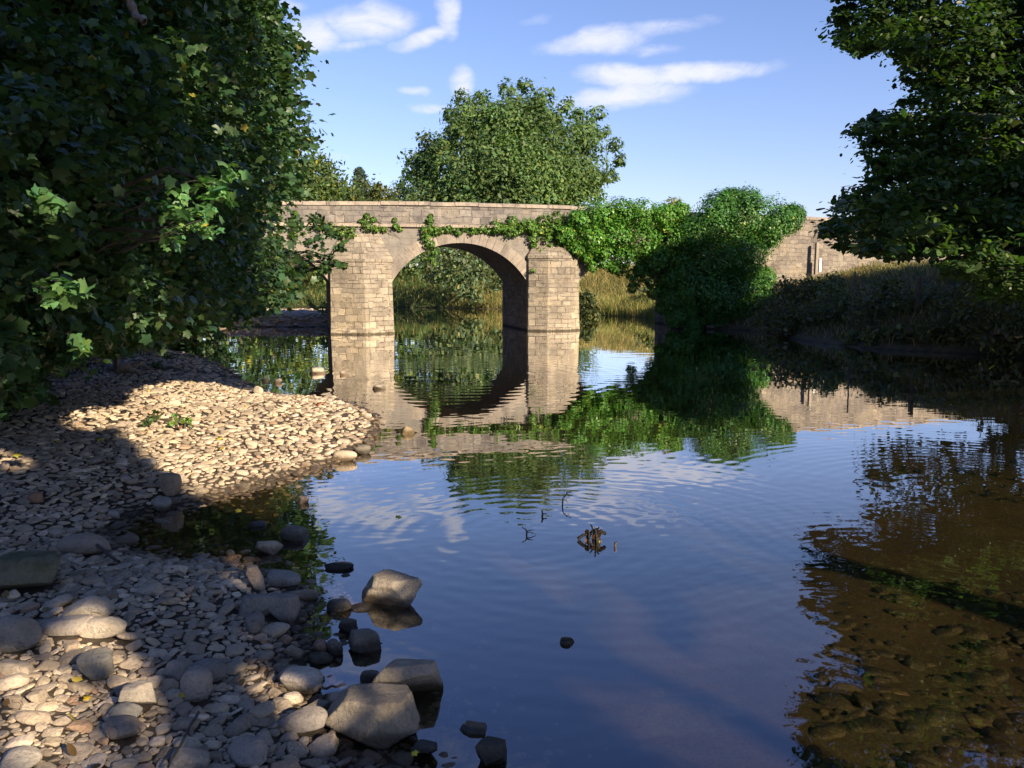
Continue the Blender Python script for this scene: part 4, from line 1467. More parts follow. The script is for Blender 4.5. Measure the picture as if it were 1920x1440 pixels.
for u in np.arange(-9, 13.1, .7):
    for z in np.arange(0.0, 4.6, .6):
        lit_add(bw(u, -.3, z) if u < 7.5 else bw(u, -.3, max(z, 3.7)), .45)
for u in np.arange(13, 17.5, .6):
    for z in np.arange(2.3, 4.5, .5):
        lit_add(bw(u, -.2, z), .35)
LIT_GRAVEL = [(300, 735), (370, 715), (470, 735), (560, 752), (640, 757), (700, 778), (690, 815), (640, 850), (560, 878), (470, 893), (410, 880), (360, 855), (300, 812), (285, 780)]
for px in range(285, 710, 14):
    for py in range(715, 895, 8):
        if in_poly(np.array([px]), np.array([py]), LIT_GRAVEL)[0]:
            lit_add(G(px, py, .2), .22)
for px in range(150, 260, 14):
    for py in range(768, 800, 8):
        lit_add(G(px, py + (200 - px) * .05, .25), .10)
for (px, py, Y) in [(1340, 390, 28), (1400, 375, 28.2), (1450, 400, 28.6), (1480, 420, 28.8), (1100, 420, 27), (1150, 410, 27.2), (1200, 420, 27.3), (1250, 430, 27.5), (1280, 400, 27.6), (1120, 470, 26.5), (1180, 470, 26.6), (1215, 485, 26.8), (1475, 440, 28.5)]:
    lit_add(P(px, py, Y), .32)
for (px, py, r) in [(150, 1145, .09), (180, 1175, .10), (120, 1190, .07), (215, 1195, .06), (20, 1270, .06), (15, 1295, .06), (265, 1300, .07), (240, 1310, .05), (25, 1350, .06), (60, 1365, .05), (20, 1425, .06), (240, 1240, .04), (235, 1105, .05), (765, 1085, .09), (742, 1120, .07), (745, 1275, .07), (720, 1080, .05), (30, 1400, .07), (90, 1420, .06), (130, 1340, .05), (50, 1310, .06), (170, 1210, .06), (230, 1180, .05), (290, 1250, .045), (150, 1290, .045), (400, 1330, .04), (350, 1110, .04), (90, 1250, .05), (640, 1370, .05), (200, 1420, .05), (10, 1240, .06),
                    (690, 1340, .05), (555, 1275, .05), (510, 1184, .05), (498, 1026, .07), (476, 1075, .05), (110, 1400, .04), (330, 1420, .05), (5, 877, .03), (560, 940, .06), (295, 1345, .04), (630, 1318, .04)]:
    lit_add(G(px, py, .2), r * (.75 if px < 300 and py > 1100 else 1.05))
for (px, py) in [(765, 1085), (740, 1118), (745, 1272), (700, 1335), (560, 1272)]:
    lit_add(G(px, py, .2), .085)
for s_ in sprays:
    lit_add(s_[:3], .11)
for (px, py, r) in [(1130, 1245, .18), (1180, 1300, .18), (1235, 1355, .2), (1060, 1380, .14), (1090, 1420, .16), (1370, 1410, .25), (930, 1320, .1), (1000, 1110, .25), (1740, 1180, .3), (1820, 1230, .35), (1700, 1250, .25), (1860, 1320, .3), (1640, 1230, .2), (1880, 1180, .2), (1790, 1290, .3)]:
    lit_add(G(px, py, -.45), r)
for px in range(1500, 1980, 40):
    for py in range(1150, 1440, 24):
        if rng.random() < .7:
            lit_add(G(px, py, -.45), .22)
for px in range(1620, 1960, 45):
    for py in range(740, 1040, 22):
        lit_add(G(px, py, -.5), .3)
for (px, py) in [(1880, 70), (1840, 20), (1760, 30), (1700, 20), (1650, 40), (1870, 180), (1800, 140), (1850, 540), (1890, 520), (1820, 500), (1880, 250), (1780, 455)]:
    lit_add(P(px, py, depthR(px, py) - .3), .3)
for (px, py) in [(500, 60), (560, 110), (575, 200), (570, 240), (330, 110), (350, 160), (540, 320), (545, 340), (420, 230), (510, 150), (470, 300)]:
    lit_add(P(px, py, depthL(px, py) - .5), .2)
LITP = sp2([a for a, _ in lit])
LITR = np.array([r for _, r in lit])
LITC = np.where(LITR < .12, LITR + .08, LITR + .15)      # clear of whole sprays
LITF = np.where(LITR < .12, LITR * 1.0 + .055, LITR + .17)  # clear of single leaves

shade = []        # (point, weight) that the canopy must cover
for _ in range(1500):
    px, py = rng.uniform(-60, 1000), rng.uniform(880, 1500)
    shade.append(G(px, py, .1))
for _ in range(300):
    px, py = rng.uniform(-60, 400), rng.uniform(690, 900)
    shade.append(G(px, py, .2))
for _ in range(900):
    px, py = rng.uniform(800, 1480), rng.uniform(1040, 1500)
    shade.append(G(px, py, -.4))
for b in lm_blobs:
    if b[1] < 17:
        shade += [np.array(b[:3])] * (2 if b[1] < 10 else 1)
for b in rt_blobs[:700]:
    if rng.random() < .9:
        shade += [np.array(b[:3])] * 2
    if 0:
        shade.append(np.array(b[:3]))
for _ in range(1500):
    shade.append(np.array([rng.uniform(-2.6, .4), rng.uniform(1.6, 4.6), .2]))
for _ in range(900):
    px, py = rng.uniform(0, 470), rng.uniform(655, 800)
    if (px < 285 and py < 770) or py < 714:
        shade.append(G(px, py, .25))
n_near = len(shade)
bank_shade = []
for _ in range(4000):
    x, y = rng.uniform(5.5, 16), rng.uniform(17, 29)
    z, sd_ = height(np.array([x]), np.array([y]))
    if 0 < sd_[0] < 4.2 and z[0] < 1.75:
        bank_shade.append(np.array([x, y, z[0] + .2]))
for _ in range(2200):
    px, py = rng.uniform(1430, 1960), rng.uniform(525, 660)
    Y = np.interp(py, [525, 660], [27, 20]) + rng.uniform(-.5, .5)
    bank_shade.append(P(px, py, Y))
for _ in range(2600):
    px, py = rng.uniform(1262, 1450), rng.uniform(440, 615)
    bank_shade.append(P(px, py, 26.8 + rng.uniform(-.8, .8)))


def visible(q, mar=120):
    x, y, fw = project(q)
    x, y, fw = x[0], y[0], fw[0]
    v = fw > 0.2 and -mar < x < 1920 + mar and -mar < y < 1440 + mar
    if v:
        return True
    el = math.atan2(q[2] + CAMZ, math.hypot(q[0], q[1]))
    azm = math.atan2(q[0], q[1])
    return abs(azm) < R(37) and el < R(40)


can = []
for T_, tmin, tmax, far_ in [(s_, 9, 24, 0) for s_ in shade] + [(s_, 12, 30, 1) for s_ in bank_shade]:
    for rep in range(2):
        for tries in range(4):
            t_ = rng.uniform(tmin, tmax)
            q = T_ + SUN * t_ + rng.normal(0, .15, 3)
            if q[2] < (3.2 if far_ else 3.6) or q[2] > 15 or visible(q):
                continue
            c2 = sp2(q)
            if (np.hypot(*(LITP - c2).T) < LITC).any():
                continue
            can.append((q, far_))
            break
# filler clumps added overhead and behind, to hold back sky light
for _ in range(350):
    q = np.array([rng.uniform(-9, 12), rng.uniform(-13, 3.5), rng.uniform(5.0, 12)])
    if visible(q, 250):
        continue
    if (np.hypot(*(LITP - sp2(q)).T) < LITC).any():
        continue
    can.append((q, 0))
cb = [(q[0], q[1], q[2], .34, .34, .24, 1) for q, _ in can]
troots = [((12.0, -3.5), 'old oak on the bank behind the photographer'), ((14.0, -11.0), 'tall oak further back along the same bank'), ((15.6, 9.0), 'leafy oak just downstream of the hazel'), ((20.5, 15.0), 'oak standing by the retaining wall further along'), ((4.5, -7.5), 'leaning oak over the shingle behind the photographer'), ((-5.5, -3.5), 'oak at the left bank foot behind the photographer')]
grp = [[] for _ in troots]
for b in cb:
    i = int(np.argmin([math.hypot(b[0] - t_[0][0], b[1] - t_[0][1]) for t_ in troots]))
    grp[i].append(b)
for (tr, lab), g_ in zip(troots, grp):
    if len(g_) < 3:
        continue
    C, N, S = scatter(g_, 44, .085, .6, (0, .9), .45, 8, .2, .5)
    c2 = sp2(C)
    keep = np.ones(len(C), bool)
    for i0 in range(0, len(C), 4000):
        d_ = np.hypot(c2[i0:i0 + 4000, None, 0] - LITP[None, :, 0], c2[i0:i0 + 4000, None, 1] - LITP[None, :, 1])
        keep[i0:i0 + 4000] = ~(d_ < LITF[None]).any(1)
    vx, vy, vf = project(C)
    keep &= ~((vf > 0) & (vx > -80) & (vx < 2000) & (vy > -80) & (vy < 1520))
    C, N, S = C[keep], N[keep], S[keep]
    root = empty('oak_tree', (tr[0], tr[1], gh(*tr)))
    tag(root, lab, 'tree', 'oaks behind the photographer')
    off = np.array([tr[0], tr[1], gh(*tr)])
    leaves('crown', C - off, N, S, T_QUAD, leaf_cols(len(C), (.05, .085, .022)), M['leaf_beech'], root)
    tb = Tubes()
    bl = np.array([b[:3] for b in g_])
    top = np.array([tr[0], tr[1], np.quantile(bl[:, 2], .7)])
    tb.add([np.array([0, 0, -.4]), np.array([.05, 0, 2.]), np.array([0, .1, 4.]), np.array([0.1, 0, top[2] - off[2]])], [.34, .27, .22, .1], 9)
    sel = rng.choice(len(bl), min(40, len(bl)), replace=False)
    for i in sel:
        a = np.array([0, 0, np.clip(bl[i, 2] - off[2] - 2, 2, 7)])
        seg = sp2((a + off) + (bl[i] - off - a) * np.linspace(0, 1, 24)[:, None])
        if (np.hypot(seg[:, None, 0] - LITP[None, :, 0], seg[:, None, 1] - LITP[None, :, 1]) < LITR[None] * .8 + .05).any():
            continue
        tb.limb(a, bl[i] - off, .05, .012, .06, 7, sides=5)
    tb.build('trunk', M['bark'], root)
print('CANOPY', len(can), [len(g_) for g_ in grp], 'lit', len(lit))


# ------------------------------------------------------------------ stones
def ico(sub):
    bm = bmesh.new()
    bmesh.ops.create_icosphere(bm, subdivisions=sub, radius=1)
    bm.verts.ensure_lookup_table()
    v = np.array([x.co[:] for x in bm.verts])
    f = np.array([[q.index for q in x.verts] for x in bm.faces])
    bm.free()
    return norm(v), f


ICO = {s: ico(s) for s in (2, 3, 4, 5)}


def lump(v, seed, amp=.12, freq=1.6):
    r = np.random.default_rng(seed)
    o = np.zeros(len(v))
    for i in range(6):
        d = norm(r.normal(0, 1, 3))
        o += np.sin(v @ d * freq * (1 + .45 * i) + r.uniform(0, 6.28)) / (1 + .5 * i)
    return 1 + amp * o / 1.6


def stone_shape(sub, seed, kind='cobble'):
    """unit stone, about 2 x 2 x 2, before scaling"""
    v, f = ICO[sub]
    r = np.random.default_rng(seed)
    if kind == 'cobble':
        p = 2.0 + r.uniform(.2, 1.0)
        rad = 1 / (np.sum(np.abs(v) ** p, 1)) ** (1 / p)
        q = v * (rad * lump(v, seed, .13))[:, None]
        # one or two ground-off flats
        for _ in range(4):
            n_ = norm(r.normal(0, 1, 3))
            d_ = q @ n_
            lim = r.uniform(.62, .85)
            ex = np.maximum(0, d_ - lim)
            q -= np.outer(ex * .75, n_)
    else:                            # broken block: intersection of half spaces, softened
        n_ = norm(r.normal(0, 1, (7, 3)))
        n_ = np.concatenate([n_, norm(np.array([[0, 0, 1], [1, .2, .1], [-1, .1, .25], [.1, -1, .2], [0, 1, .2], [.15, .1, 1]]))])
        dd = np.concatenate([r.uniform(.72, 1.0, 7), np.array([.72, .9, .9, .85, .85, .76])])
        dot = np.maximum(v @ n_.T, 1e-3)
        rr = dd[None] / dot
        k = 75
        rad = -np.log(np.sum(np.exp(-k * np.minimum(rr, 4)), 1)) / k
        q = v * (rad * lump(v, seed, .025, 4) * lump(v, seed + 9, .010, 13))[:, None]
    return q, f


STONE_DRY = [(0.474, 0.371, 0.258), (0.398, 0.319, 0.23), (0.528, 0.417, 0.285), (0.345, 0.282, 0.208), (0.428, 0.349, 0.258), (0.305, 0.239, 0.17), (0.459, 0.371, 0.278)]


def stone_col(dark=1.0):
    c = np.array(STONE_DRY[rng.integers(len(STONE_DRY))]) * np.exp(rng.normal(0, .16)) * dark
    if rng.random() < .03:
        c = c * np.array([1.05, .86, .76])
    return c


STONES_PX = []


def rock(px0, py0, px1, py1, label, kind='block', seed=1, col=None, mat='rock', name='river_rock', depth=.75, tall=None, rz=None, sink=.12, sub=5, tilt=(0, 0), group=None, hmul=1.0):
    cx = (px0 + px1) / 2
    # where its foot meets the ground
    z = 0.0
    for _ in range(6):
        q = G(cx, py1 - (py1 - py0) * .04, z)
        z = max(gh(q[0], q[1]), -0.03)
    dist = math.hypot(q[1], CAMZ - z)
    w = (px1 - px0) / FPX * dist
    th = math.atan2(CAMZ - z, q[1])
    app = (py1 - py0) / FPX * dist
    h = tall if tall else max(.32 * w, min(.95 * w, (app - depth * w * .55 * math.sin(th)) / math.cos(th))) * hmul
    v, f = stone_shape(sub, seed, kind)
    rz = rng.uniform(-.4, .4) if rz is None else rz
    c_, s_ = math.cos(rz), math.sin(rz)
    ext = v.max(0) - v.min(0)
    v = (v - (v.max(0) + v.min(0)) / 2) / ext
    v = v @ np.array([[c_, s_, 0], [-s_, c_, 0], [0, 0, 1]])
    ext = v.max(0) - v.min(0)
    v = v / ext * np.array([w, w * depth, h * (1 + sink * 2)])
    tx, ty = tilt
    v = v @ np.array([[1, 0, 0], [0, math.cos(tx), math.sin(tx)], [0, -math.sin(tx), math.cos(tx)]])
    v = v @ np.array([[math.cos(ty), 0, -math.sin(ty)], [0, 1, 0], [math.sin(ty), 0, math.cos(ty)]])
    zb = v[:, 2].min()
    v[:, 2] -= zb
    o = mesh_obj(name, v, f.ravel(), np.full(len(f), 3), M[mat], None, np.tile(np.array(col) if col is not None else stone_col(), (len(v), 1)), None, True)
    ycen = q[1] + w * depth * .35
    o.location = (q[0], ycen, z - h * sink)
    tag(o, label, 'rock' if kind == 'block' else 'stone', group)
    STONES_PX.append((q[0], ycen, max(w, w * depth) * .5))
    return o


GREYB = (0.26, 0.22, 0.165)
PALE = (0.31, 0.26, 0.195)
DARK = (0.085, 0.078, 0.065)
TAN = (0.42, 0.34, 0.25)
rock(670, 1073, 786, 1150, 'large angular pale boulder standing alone in the water', 'block', 21, PALE, rz=.35, depth=.75, hmul=.8)
rock(690, 1258, 818, 1328, 'pale humped boulder at the water edge behind the largest boulder', 'block', 33, PALE, rz=-.2, depth=.55, hmul=1.1)
rock(603, 1300, 775, 1402, 'largest flat topped boulder in front of the pale humped one', 'block', 45, GREYB, rz=.1, depth=.6, hmul=.78)
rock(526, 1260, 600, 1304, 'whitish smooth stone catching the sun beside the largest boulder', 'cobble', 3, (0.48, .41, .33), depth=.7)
rock(675, 1264, 712, 1296, 'small brown stone tucked behind the pale humped boulder', 'cobble', 31, (.2, .16, .12))
rock(605, 1306, 660, 1336, 'tan stone wedged behind the largest boulder', 'cobble', 5, TAN)
rock(742, 1310, 778, 1352, 'mottled stone leaning against the largest boulder', 'cobble', 6, (.26, .24, .17))
rock(522, 1338, 606, 1378, 'long smooth dark stone lying before the whitish stone', 'cobble', 7, (.24, .21, .18), depth=.55)
rock(424, 1393, 494, 1442, 'plump round grey cobble at the bottom of the shingle', 'cobble', 8, (.25, .225, .2), depth=.9)
rock(648, 1190, 710, 1232, 'dark wet block in the water below the lone boulder', 'block', 9, (.17, .15, .12), depth=.7)
rock(634, 1166, 672, 1192, 'small dark pointed rock between two blocks in the water', 'block', 10, DARK)
rock(698, 1206, 720, 1220, 'tiny dark rock touching the wet block', 'cobble', 101, DARK, sub=3)
rock(474, 1018, 527, 1044, 'tan sunlit block at the mouth of the inlet', 'block', 11, TAN, depth=.6)
rock(456, 1064, 496, 1108, 'upright tan stone on end at the water edge', 'block', 12, (.36, .28, .21), depth=.6)
rock(496, 1074, 558, 1104, 'flat grey slab beside the upright tan stone', 'cobble', 13, (.27, .26, .235), depth=.6)
rock(524, 990, 573, 1022, 'dark rounded rock standing in the inlet', 'cobble', 14, (.16, .145, .125))
rock(463, 978, 497, 996, 'low dark stone in the shaded inlet', 'cobble', 15, (.12, .11, .10), sub=4)
rock(102, 1001, 189, 1044, 'big smooth oval cobble with a stick against it', 'cobble', 16, (.30, .245, .19), depth=.75)
rock(-50, 1042, 92, 1118, 'big mossy boulder half out of the shingle', 'cobble', 17, (.16, .15, .1), 'rock_moss', depth=.8)
rock(-20, 1165, 60, 1226, 'flat dull boulder below the mossy one', 'cobble', 18, (.25, .22, .18), depth=.7)
rock(440, 1122, 512, 1162, 'long grey slab pointing at the lone boulder', 'block', 19, (.21, .195, .17), depth=.5)
rock(492, 1122, 560, 1170, 'angular grey rock at the tip of the long slab', 'block', 20, (.24, .21, .18), depth=.6)
rock(455, 1144, 492, 1192, 'dark egg shaped stone leaning on the long slab', 'cobble', 22, (.17, .16, .145))
rock(486, 1172, 539, 1198, 'tan oval stone glowing by the brown shallow pool', 'cobble', 23, TAN)
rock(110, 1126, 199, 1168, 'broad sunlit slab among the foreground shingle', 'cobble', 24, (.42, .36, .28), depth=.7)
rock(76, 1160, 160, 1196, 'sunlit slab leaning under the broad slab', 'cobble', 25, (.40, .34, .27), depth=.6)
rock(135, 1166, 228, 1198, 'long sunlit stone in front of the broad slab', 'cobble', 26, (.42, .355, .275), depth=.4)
rock(140, 1228, 204, 1276, 'rounded grey brown cobble with a dark side in the foreground', 'cobble', 27, (.27, .245, .195), depth=.8)
rock(338, 1270, 390, 1324, 'upright egg shaped cobble in the foreground shingle', 'cobble', 28, (.25, .225, .2), depth=.7, hmul=1.1)
rock(192, 1352, 252, 1394, 'flat brown round stone near the frame foot', 'cobble', 29, (.22, .18, .145), depth=.9)
rock(202, 1324, 256, 1356, 'grey stone propped behind the flat brown one', 'cobble', 30, (.25, .235, .205), depth=.8)
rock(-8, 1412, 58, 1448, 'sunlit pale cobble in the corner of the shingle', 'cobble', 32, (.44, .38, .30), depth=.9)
rock(222, 1288, 284, 1334, 'irregular lit stone with a notch below', 'block', 34, (.40, .34, .26), depth=.8)
rock(314, 1410, 382, 1446, 'wide pale cobble at the very bottom of the shingle', 'cobble', 35, (.34, .29, .23), depth=.8)
rock(352, 1246, 420, 1282, 'long slanting grey stone by the upright egg', 'cobble', 36, (.20, .185, .165), depth=.5, rz=.5)
rock(309, 1244, 344, 1282, 'small oval stone in front of the slanting grey one', 'cobble', 37, (.27, .24, .21))
rock(1050, 1198, 1079, 1220, 'small dark stone alone in the blue water', 'cobble', 38, (.11, .10, .08), sub=4)
rock(864, 1355, 913, 1390, 'rough grey stone just breaking the water', 'block', 39, (.2, .2, .2), sub=4, hmul=.7)
rock(896, 1402, 950, 1450, 'black wet rock in the water at the bottom', 'block', 40, (.06, .055, .045))
rock(773, 1398, 820, 1428, 'dark wet rock carrying a yellow leaf', 'block', 41, (.07, .065, .055))
rock(610, 1058, 663, 1076, 'thin flat dark rock lying in the water', 'cobble', 42, (.10, .09, .08), depth=.5)
rock(636, 1077, 658, 1090, 'little dark stone by the thin flat rock', 'cobble', 43, DARK, sub=3)
rock(610, 1125, 656, 1152, 'dark oval stone in shallow water left of the lone boulder', 'cobble', 44, (.15, .14, .125))
rock(655, 1140, 700, 1154, 'half sunk stone by the foot of the lone boulder', 'cobble', 46, (.12, .11, .1), sub=4)
rock(582, 1205, 612, 1232, 'reddish brown stone in the shallow edge', 'cobble', 47, (.24, .16, .12), sub=4)
rock(610, 1204, 641, 1234, 'round dark stone next to the reddish one', 'cobble', 48, (.14, .12, .1), sub=4)
rock(576, 1226, 622, 1248, 'greenish long stone below the reddish one', 'cobble', 49, (.17, .155, .11), sub=4)
rock(578, 690, 609, 704, 'small pale rock in the water nearest the pointed pier', 'block', 50, TAN, sub=3)
rock(512, 711, 528, 722, 'low tan stone in still water off the shingle tip', 'cobble', 51, TAN, sub=3)
rock(490, 709, 502, 719, 'round tan stone beside the low tan one', 'cobble', 52, TAN, sub=3)
rock(636, 697, 652, 707, 'small tan stone in the reflection of the pier', 'cobble', 53, TAN, sub=3)
rock(697, 722, 724, 734, 'flat dark sided rock in front of the arch', 'block', 54, (.3, .26, .2), sub=3)
rock(749, 801, 777, 819, 'golden brown rock alone off the shingle point', 'cobble', 55, (.36, .28, .16), sub=4)
rock(474, 726, 493, 742, 'pale rounded stone on the far edge of the shingle', 'cobble', 56, (.44, .37, .28), sub=4)
rock(554, 934, 578, 952, 'pointed tan rock in the dark inlet', 'block', 57, (.34, .28, .22), sub=4)
rock(296, 882, 335, 924, 'blocky brown rock standing up from the shaded shingle', 'block', 58, (.25, .20, .15))
rock(283, 926, 318, 952, 'rounded grey stone below the blocky brown rock', 'cobble', 59, (.26, .24, .21), sub=4)
rock(44, 924, 78, 942, 'reddish brick coloured block in shaded shingle', 'block', 60, (.28, .16, .10), sub=4)
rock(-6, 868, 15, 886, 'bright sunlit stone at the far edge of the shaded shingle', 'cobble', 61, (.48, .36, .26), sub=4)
rock(255, 860, 290, 876, 'pale flat stone in the middle of the shingle', 'cobble', 62, (.31, .28, .25), sub=4)
rock(195, 958, 222, 974, 'pale angular stone beside the inlet', 'block', 63, (.34, .3, .26), sub=4)
rock(118, 1003, 145, 1018, 'small flat stone behind the big smooth cobble', 'cobble', 64, None, sub=3)
rock(620, 846, 668, 866, 'long tan stone on the point of the shingle', 'cobble', 65, (.40, .32, .24), sub=4, depth=.45)
rock(664, 836, 694, 854, 'big dark wet stone on the point of the shingle', 'cobble', 66, (.16, .14, .11), sub=4)
rock(948, 604, 962, 610, 'dark stone at the foot of the arch in the water', 'cobble', 67, DARK, sub=3)
n_named = len(STONES_PX)

# --- the shingle itself
HC = 0.18
gridh = {}


def hkey(x, y):
    return (int(math.floor(x / HC)), int(math.floor(y / HC)))


def can_place(x, y, r, f):
    kx, ky = hkey(x, y)
    for i in range(kx - 2, kx + 3):
        for j in range(ky - 2, ky + 3):
            for (a, b, s) in gridh.get((i, j), ()):
                if (a - x) ** 2 + (b - y) ** 2 < ((r + s) * f) ** 2:
                    return False
    return True


for (a, b, s) in STONES_PX:
    gridh.setdefault(hkey(a, b), []).append((a, b, s * .9))

peb = []                               # x, y, r(half length)
classes = [(.078, 90, .84, 99), (.060, 500, .82, 99), (.047, 2600, .80, 99), (.038, 14000, .78, 99), (.030, 30000, .78, 14), (.022, 42000, .78, 8), (.015, 42000, .76, 5), (.010, 26000, .76, 3.4)]
for rm, n, f, ymax in classes:
    # sample in view space for the near classes and evenly elsewhere
    ymax_ = min(ymax, 19)
    Yc = 1.7 + (ymax_ - 1.7) * rng.random(n) ** (1.0 if ymax > 50 else .8)
    Xc = rng.uniform(-1, 1, n)
    lo = -0.70 * Yc - .25
    hi = np.minimum(0.9, lo + 14)
    X_ = lo + (hi - lo) * (Xc + 1) / 2
    _, sd = height(X_, Yc)
    bl_ = np.interp(Yc, BANKLINE_Y, BANKLINE_X)
    under = rng.random(n) < np.exp(-np.maximum(0, -sd) / .13) * .8
    ok = ((sd > 0) | ((sd > -0.9) & under)) & (X_ > bl_ - 1.2) & (X_ < 1.2)
    for x, y in zip(X_[ok], Yc[ok]):
        r = rm * rng.uniform(.82, 1.22) * (1 + .012 * y)
        if can_place(x, y, r, f):
            gridh.setdefault(hkey(x, y), []).append((x, y, r))
            peb.append((x, y, r, 0))
# a second, loose layer lying on top
for i in rng.choice(len(peb), int(len(peb) * .16), replace=False):
    x, y, r, _ = peb[i]
    peb.append((x + rng.uniform(-1, 1) * r, y + rng.uniform(-1, 1) * r, r * rng.uniform(.55, .95), 1))
print('PEBBLES', len(peb))
pa = np.array(peb)
PZ, PSD = height(pa[:, 0], pa[:, 1])
ppx, ppy, pfw = project(np.stack([pa[:, 0], pa[:, 1], PZ + .02], 1))
appsize = pa[:, 2] / np.maximum(pfw, .3)
inview = (ppx > -10) & (ppx < 1930) & (ppy < 1450) & (ppy > 600)
score = np.where(inview, appsize, 0)
order = np.argsort(-score)
N_IND = 300 - n_named
ind = set(order[:N_IND].tolist())
TEMPL = {3: [stone_shape(3, 200 + i) for i in range(14)], 2: [stone_shape(2, 300 + i) for i in range(12)], 4: [stone_shape(4, 400 + i) for i in range(10)]}
for i in range(8):
    TEMPL[2].append(stone_shape(2, 360 + i, 'block'))
    TEMPL[3].append(stone_shape(3, 260 + i, 'block'))
    TEMPL[4].append(stone_shape(4, 460 + i, 'block'))


def stone_xf(r, layer):
    a = r
    b = r * rng.uniform(.55, .88)
    c = r * rng.uniform(.20, .42)
    yaw = rng.normal(0.15, .75)
    t1 = rng.normal(.10, .20) + (.12 if layer else 0)
    t2 = rng.normal(0, .2)
    cz, sz_ = math.cos(yaw), math.sin(yaw)
    Rz = np.array([[cz, -sz_, 0], [sz_, cz, 0], [0, 0, 1]])
    Rx = np.array([[1, 0, 0], [0, math.cos(t1), -math.sin(t1)], [0, math.sin(t1), math.cos(t1)]])
    Ry = np.array([[math.cos(t2), 0, math.sin(t2)], [0, 1, 0], [-math.sin(t2), 0, math.cos(t2)]])
    return (Rz @ Rx @ Ry) @ np.diag([a, b, c]), c


def zone(i):
    px, py = ppx[i], ppy[i]
    if PZ[i] < 0.035:
        return 'wet'
    if in_poly(np.array([px]), np.array([py]), LIT_GRAVEL)[0]:
        return 'sun'
    return 'front'


SL = {'wet': ('dark wet river stone lying at the water edge of the shingle', 'wet stones along the water edge'),
      'sun': ('dry tan river stone lying in the sunlit patch of shingle', 'dry stones in the sunlit shingle'),
      'front': ('dry grey brown river stone lying in the shaded near shingle', 'dry stones in the near shingle')}
VV, FF, CC, nv0 = [], [], [], 0
for i, (x, y, r, layer) in enumerate(peb):
    a_px = r / max(pfw[i], .3) * FPX
    sub = 4 if i in ind else (3 if a_px > 5 else 2)
    tv, tf = TEMPL[sub][rng.integers(len(TEMPL[sub]))]
    Mx, c = stone_xf(r, layer)
    v = tv @ Mx.T
    z = PZ[i] + c * .45 + (c * 1.0 + .006 if layer else rng.uniform(-.3, .35) * c)
    if PSD[i] < 0:
        z = min(z, -c * rng.uniform(-.25, 1.3))
    col = stone_col() * np.exp(rng.normal(-.05, .14))
    if PZ[i] < .02:
        col = col * .8
    if i in ind:
        o = mesh_obj('river_stone', v, tf.ravel(), np.full(len(tf), 3), M['rock'], None, np.tile(col, (len(v), 1)), None, True)
        o.location = (x, y, z)
        lab, grp_ = SL[zone(i)]
        tag(o, lab, 'stone', grp_)
    else:
        VV.append(v + np.array([x, y, z]))
        FF.append(tf + nv0)
        CC.append(np.tile(col, (len(v), 1)))
        nv0 += len(v)
FFc = np.concatenate(FF)
sh = mesh_obj('shingle', np.concatenate(VV), FFc.ravel(), np.full(len(FFc), 3), M['rock'], None, np.concatenate(CC), None, True)
tag(sh, 'bed of small rounded river shingle between the larger stones', 'shingle', None, 'stuff')
# cobbles lying on the bed in the clear shallows on the far side
VV, FF, CC, nv0 = [], [], [], 0
for i in range(800):
    y = 1.8 + 9 * rng.random() ** 1.3
    x = rng.uniform(.40 * y, .74 * y)
    z, sd = height(np.array([x]), np.array([y]))
    if sd[0] > -.5 or vnoise(np.array([x * .9]), np.array([y * .9]), 77)[0] < -.12:
        continue
    tv, tf = TEMPL[2][rng.integers(len(TEMPL[2]))]
    Mx, c = stone_xf(.035 + .09 * rng.random() ** 2.5, 0)
    VV.append(tv @ Mx.T + np.array([x, y, z[0] - c * .15]))
    FF.append(tf + nv0)
    CC.append(np.tile(np.array([.056, .048, .027]) * np.exp(rng.normal(0, .3)), (len(tv), 1)))
    nv0 += len(tv)
FFc = np.concatenate(FF)
sh3 = mesh_obj('bed_pebbles', np.concatenate(VV), FFc.ravel(), np.full(len(FFc), 3), M['rock'], None, np.concatenate(CC), None, True)
tag(sh3, 'dim brown pebbles lying under the water of the river bed', 'pebbles', None, 'stuff')
# dead leaves and bits caught between the stones
n_ = 420
lx, ly = rng.uniform(-7.5, .3, n_), 1.8 + 11 * rng.random(n_) ** 1.3
lz, lsd = height(lx, ly)
kp = (lsd > .05) & (lx > -.72 * ly)
LC = np.stack([lx, ly, lz + .045], 1)[kp]
lo_ = leaves('leaf_litter', LC, np.array([0, -.3, 1.0]) + rng.normal(0, .45, LC.shape), rng.uniform(.012, .034, len(LC)), T_OVATE, leaf_cols(len(LC), (.13, .08, .035), .4, .12, (.4, .3, .05)), M['leaf_beech'])
tag(lo_, 'scattered dead leaves and scraps caught between the stones', 'leaf litter', None, 'stuff')
# gravel on the spit beyond the bridge
VV, FF, nv0 = [], [], 0
for i in range(2000):
    x, y = rng.uniform(-13.5, -5.9), rng.uniform(30.3, 39.5)
    z, sd = height(np.array([x]), np.array([y]))
    if sd[0] < -.1:
        continue
    tv, tf = TEMPL[2][rng.integers(12)]
    Mx, c = stone_xf(rng.uniform(.06, .15), 0)
    VV.append(tv @ Mx.T + np.array([x, y, z[0] + c * .4]))
    FF.append(tf + nv0)
    nv0 += len(tv)
FFc = np.concatenate(FF)
V_ = np.concatenate(VV)
sh2 = mesh_obj('gravel', V_, FFc.ravel(), np.full(len(FFc), 3), M['rock'], None, np.tile(np.array([.34, .27, .2]), (len(V_), 1)), None, True)
tag(sh2, 'coarse gravel of the low spit beyond the half hidden arch', 'gravel', None, 'stuff')


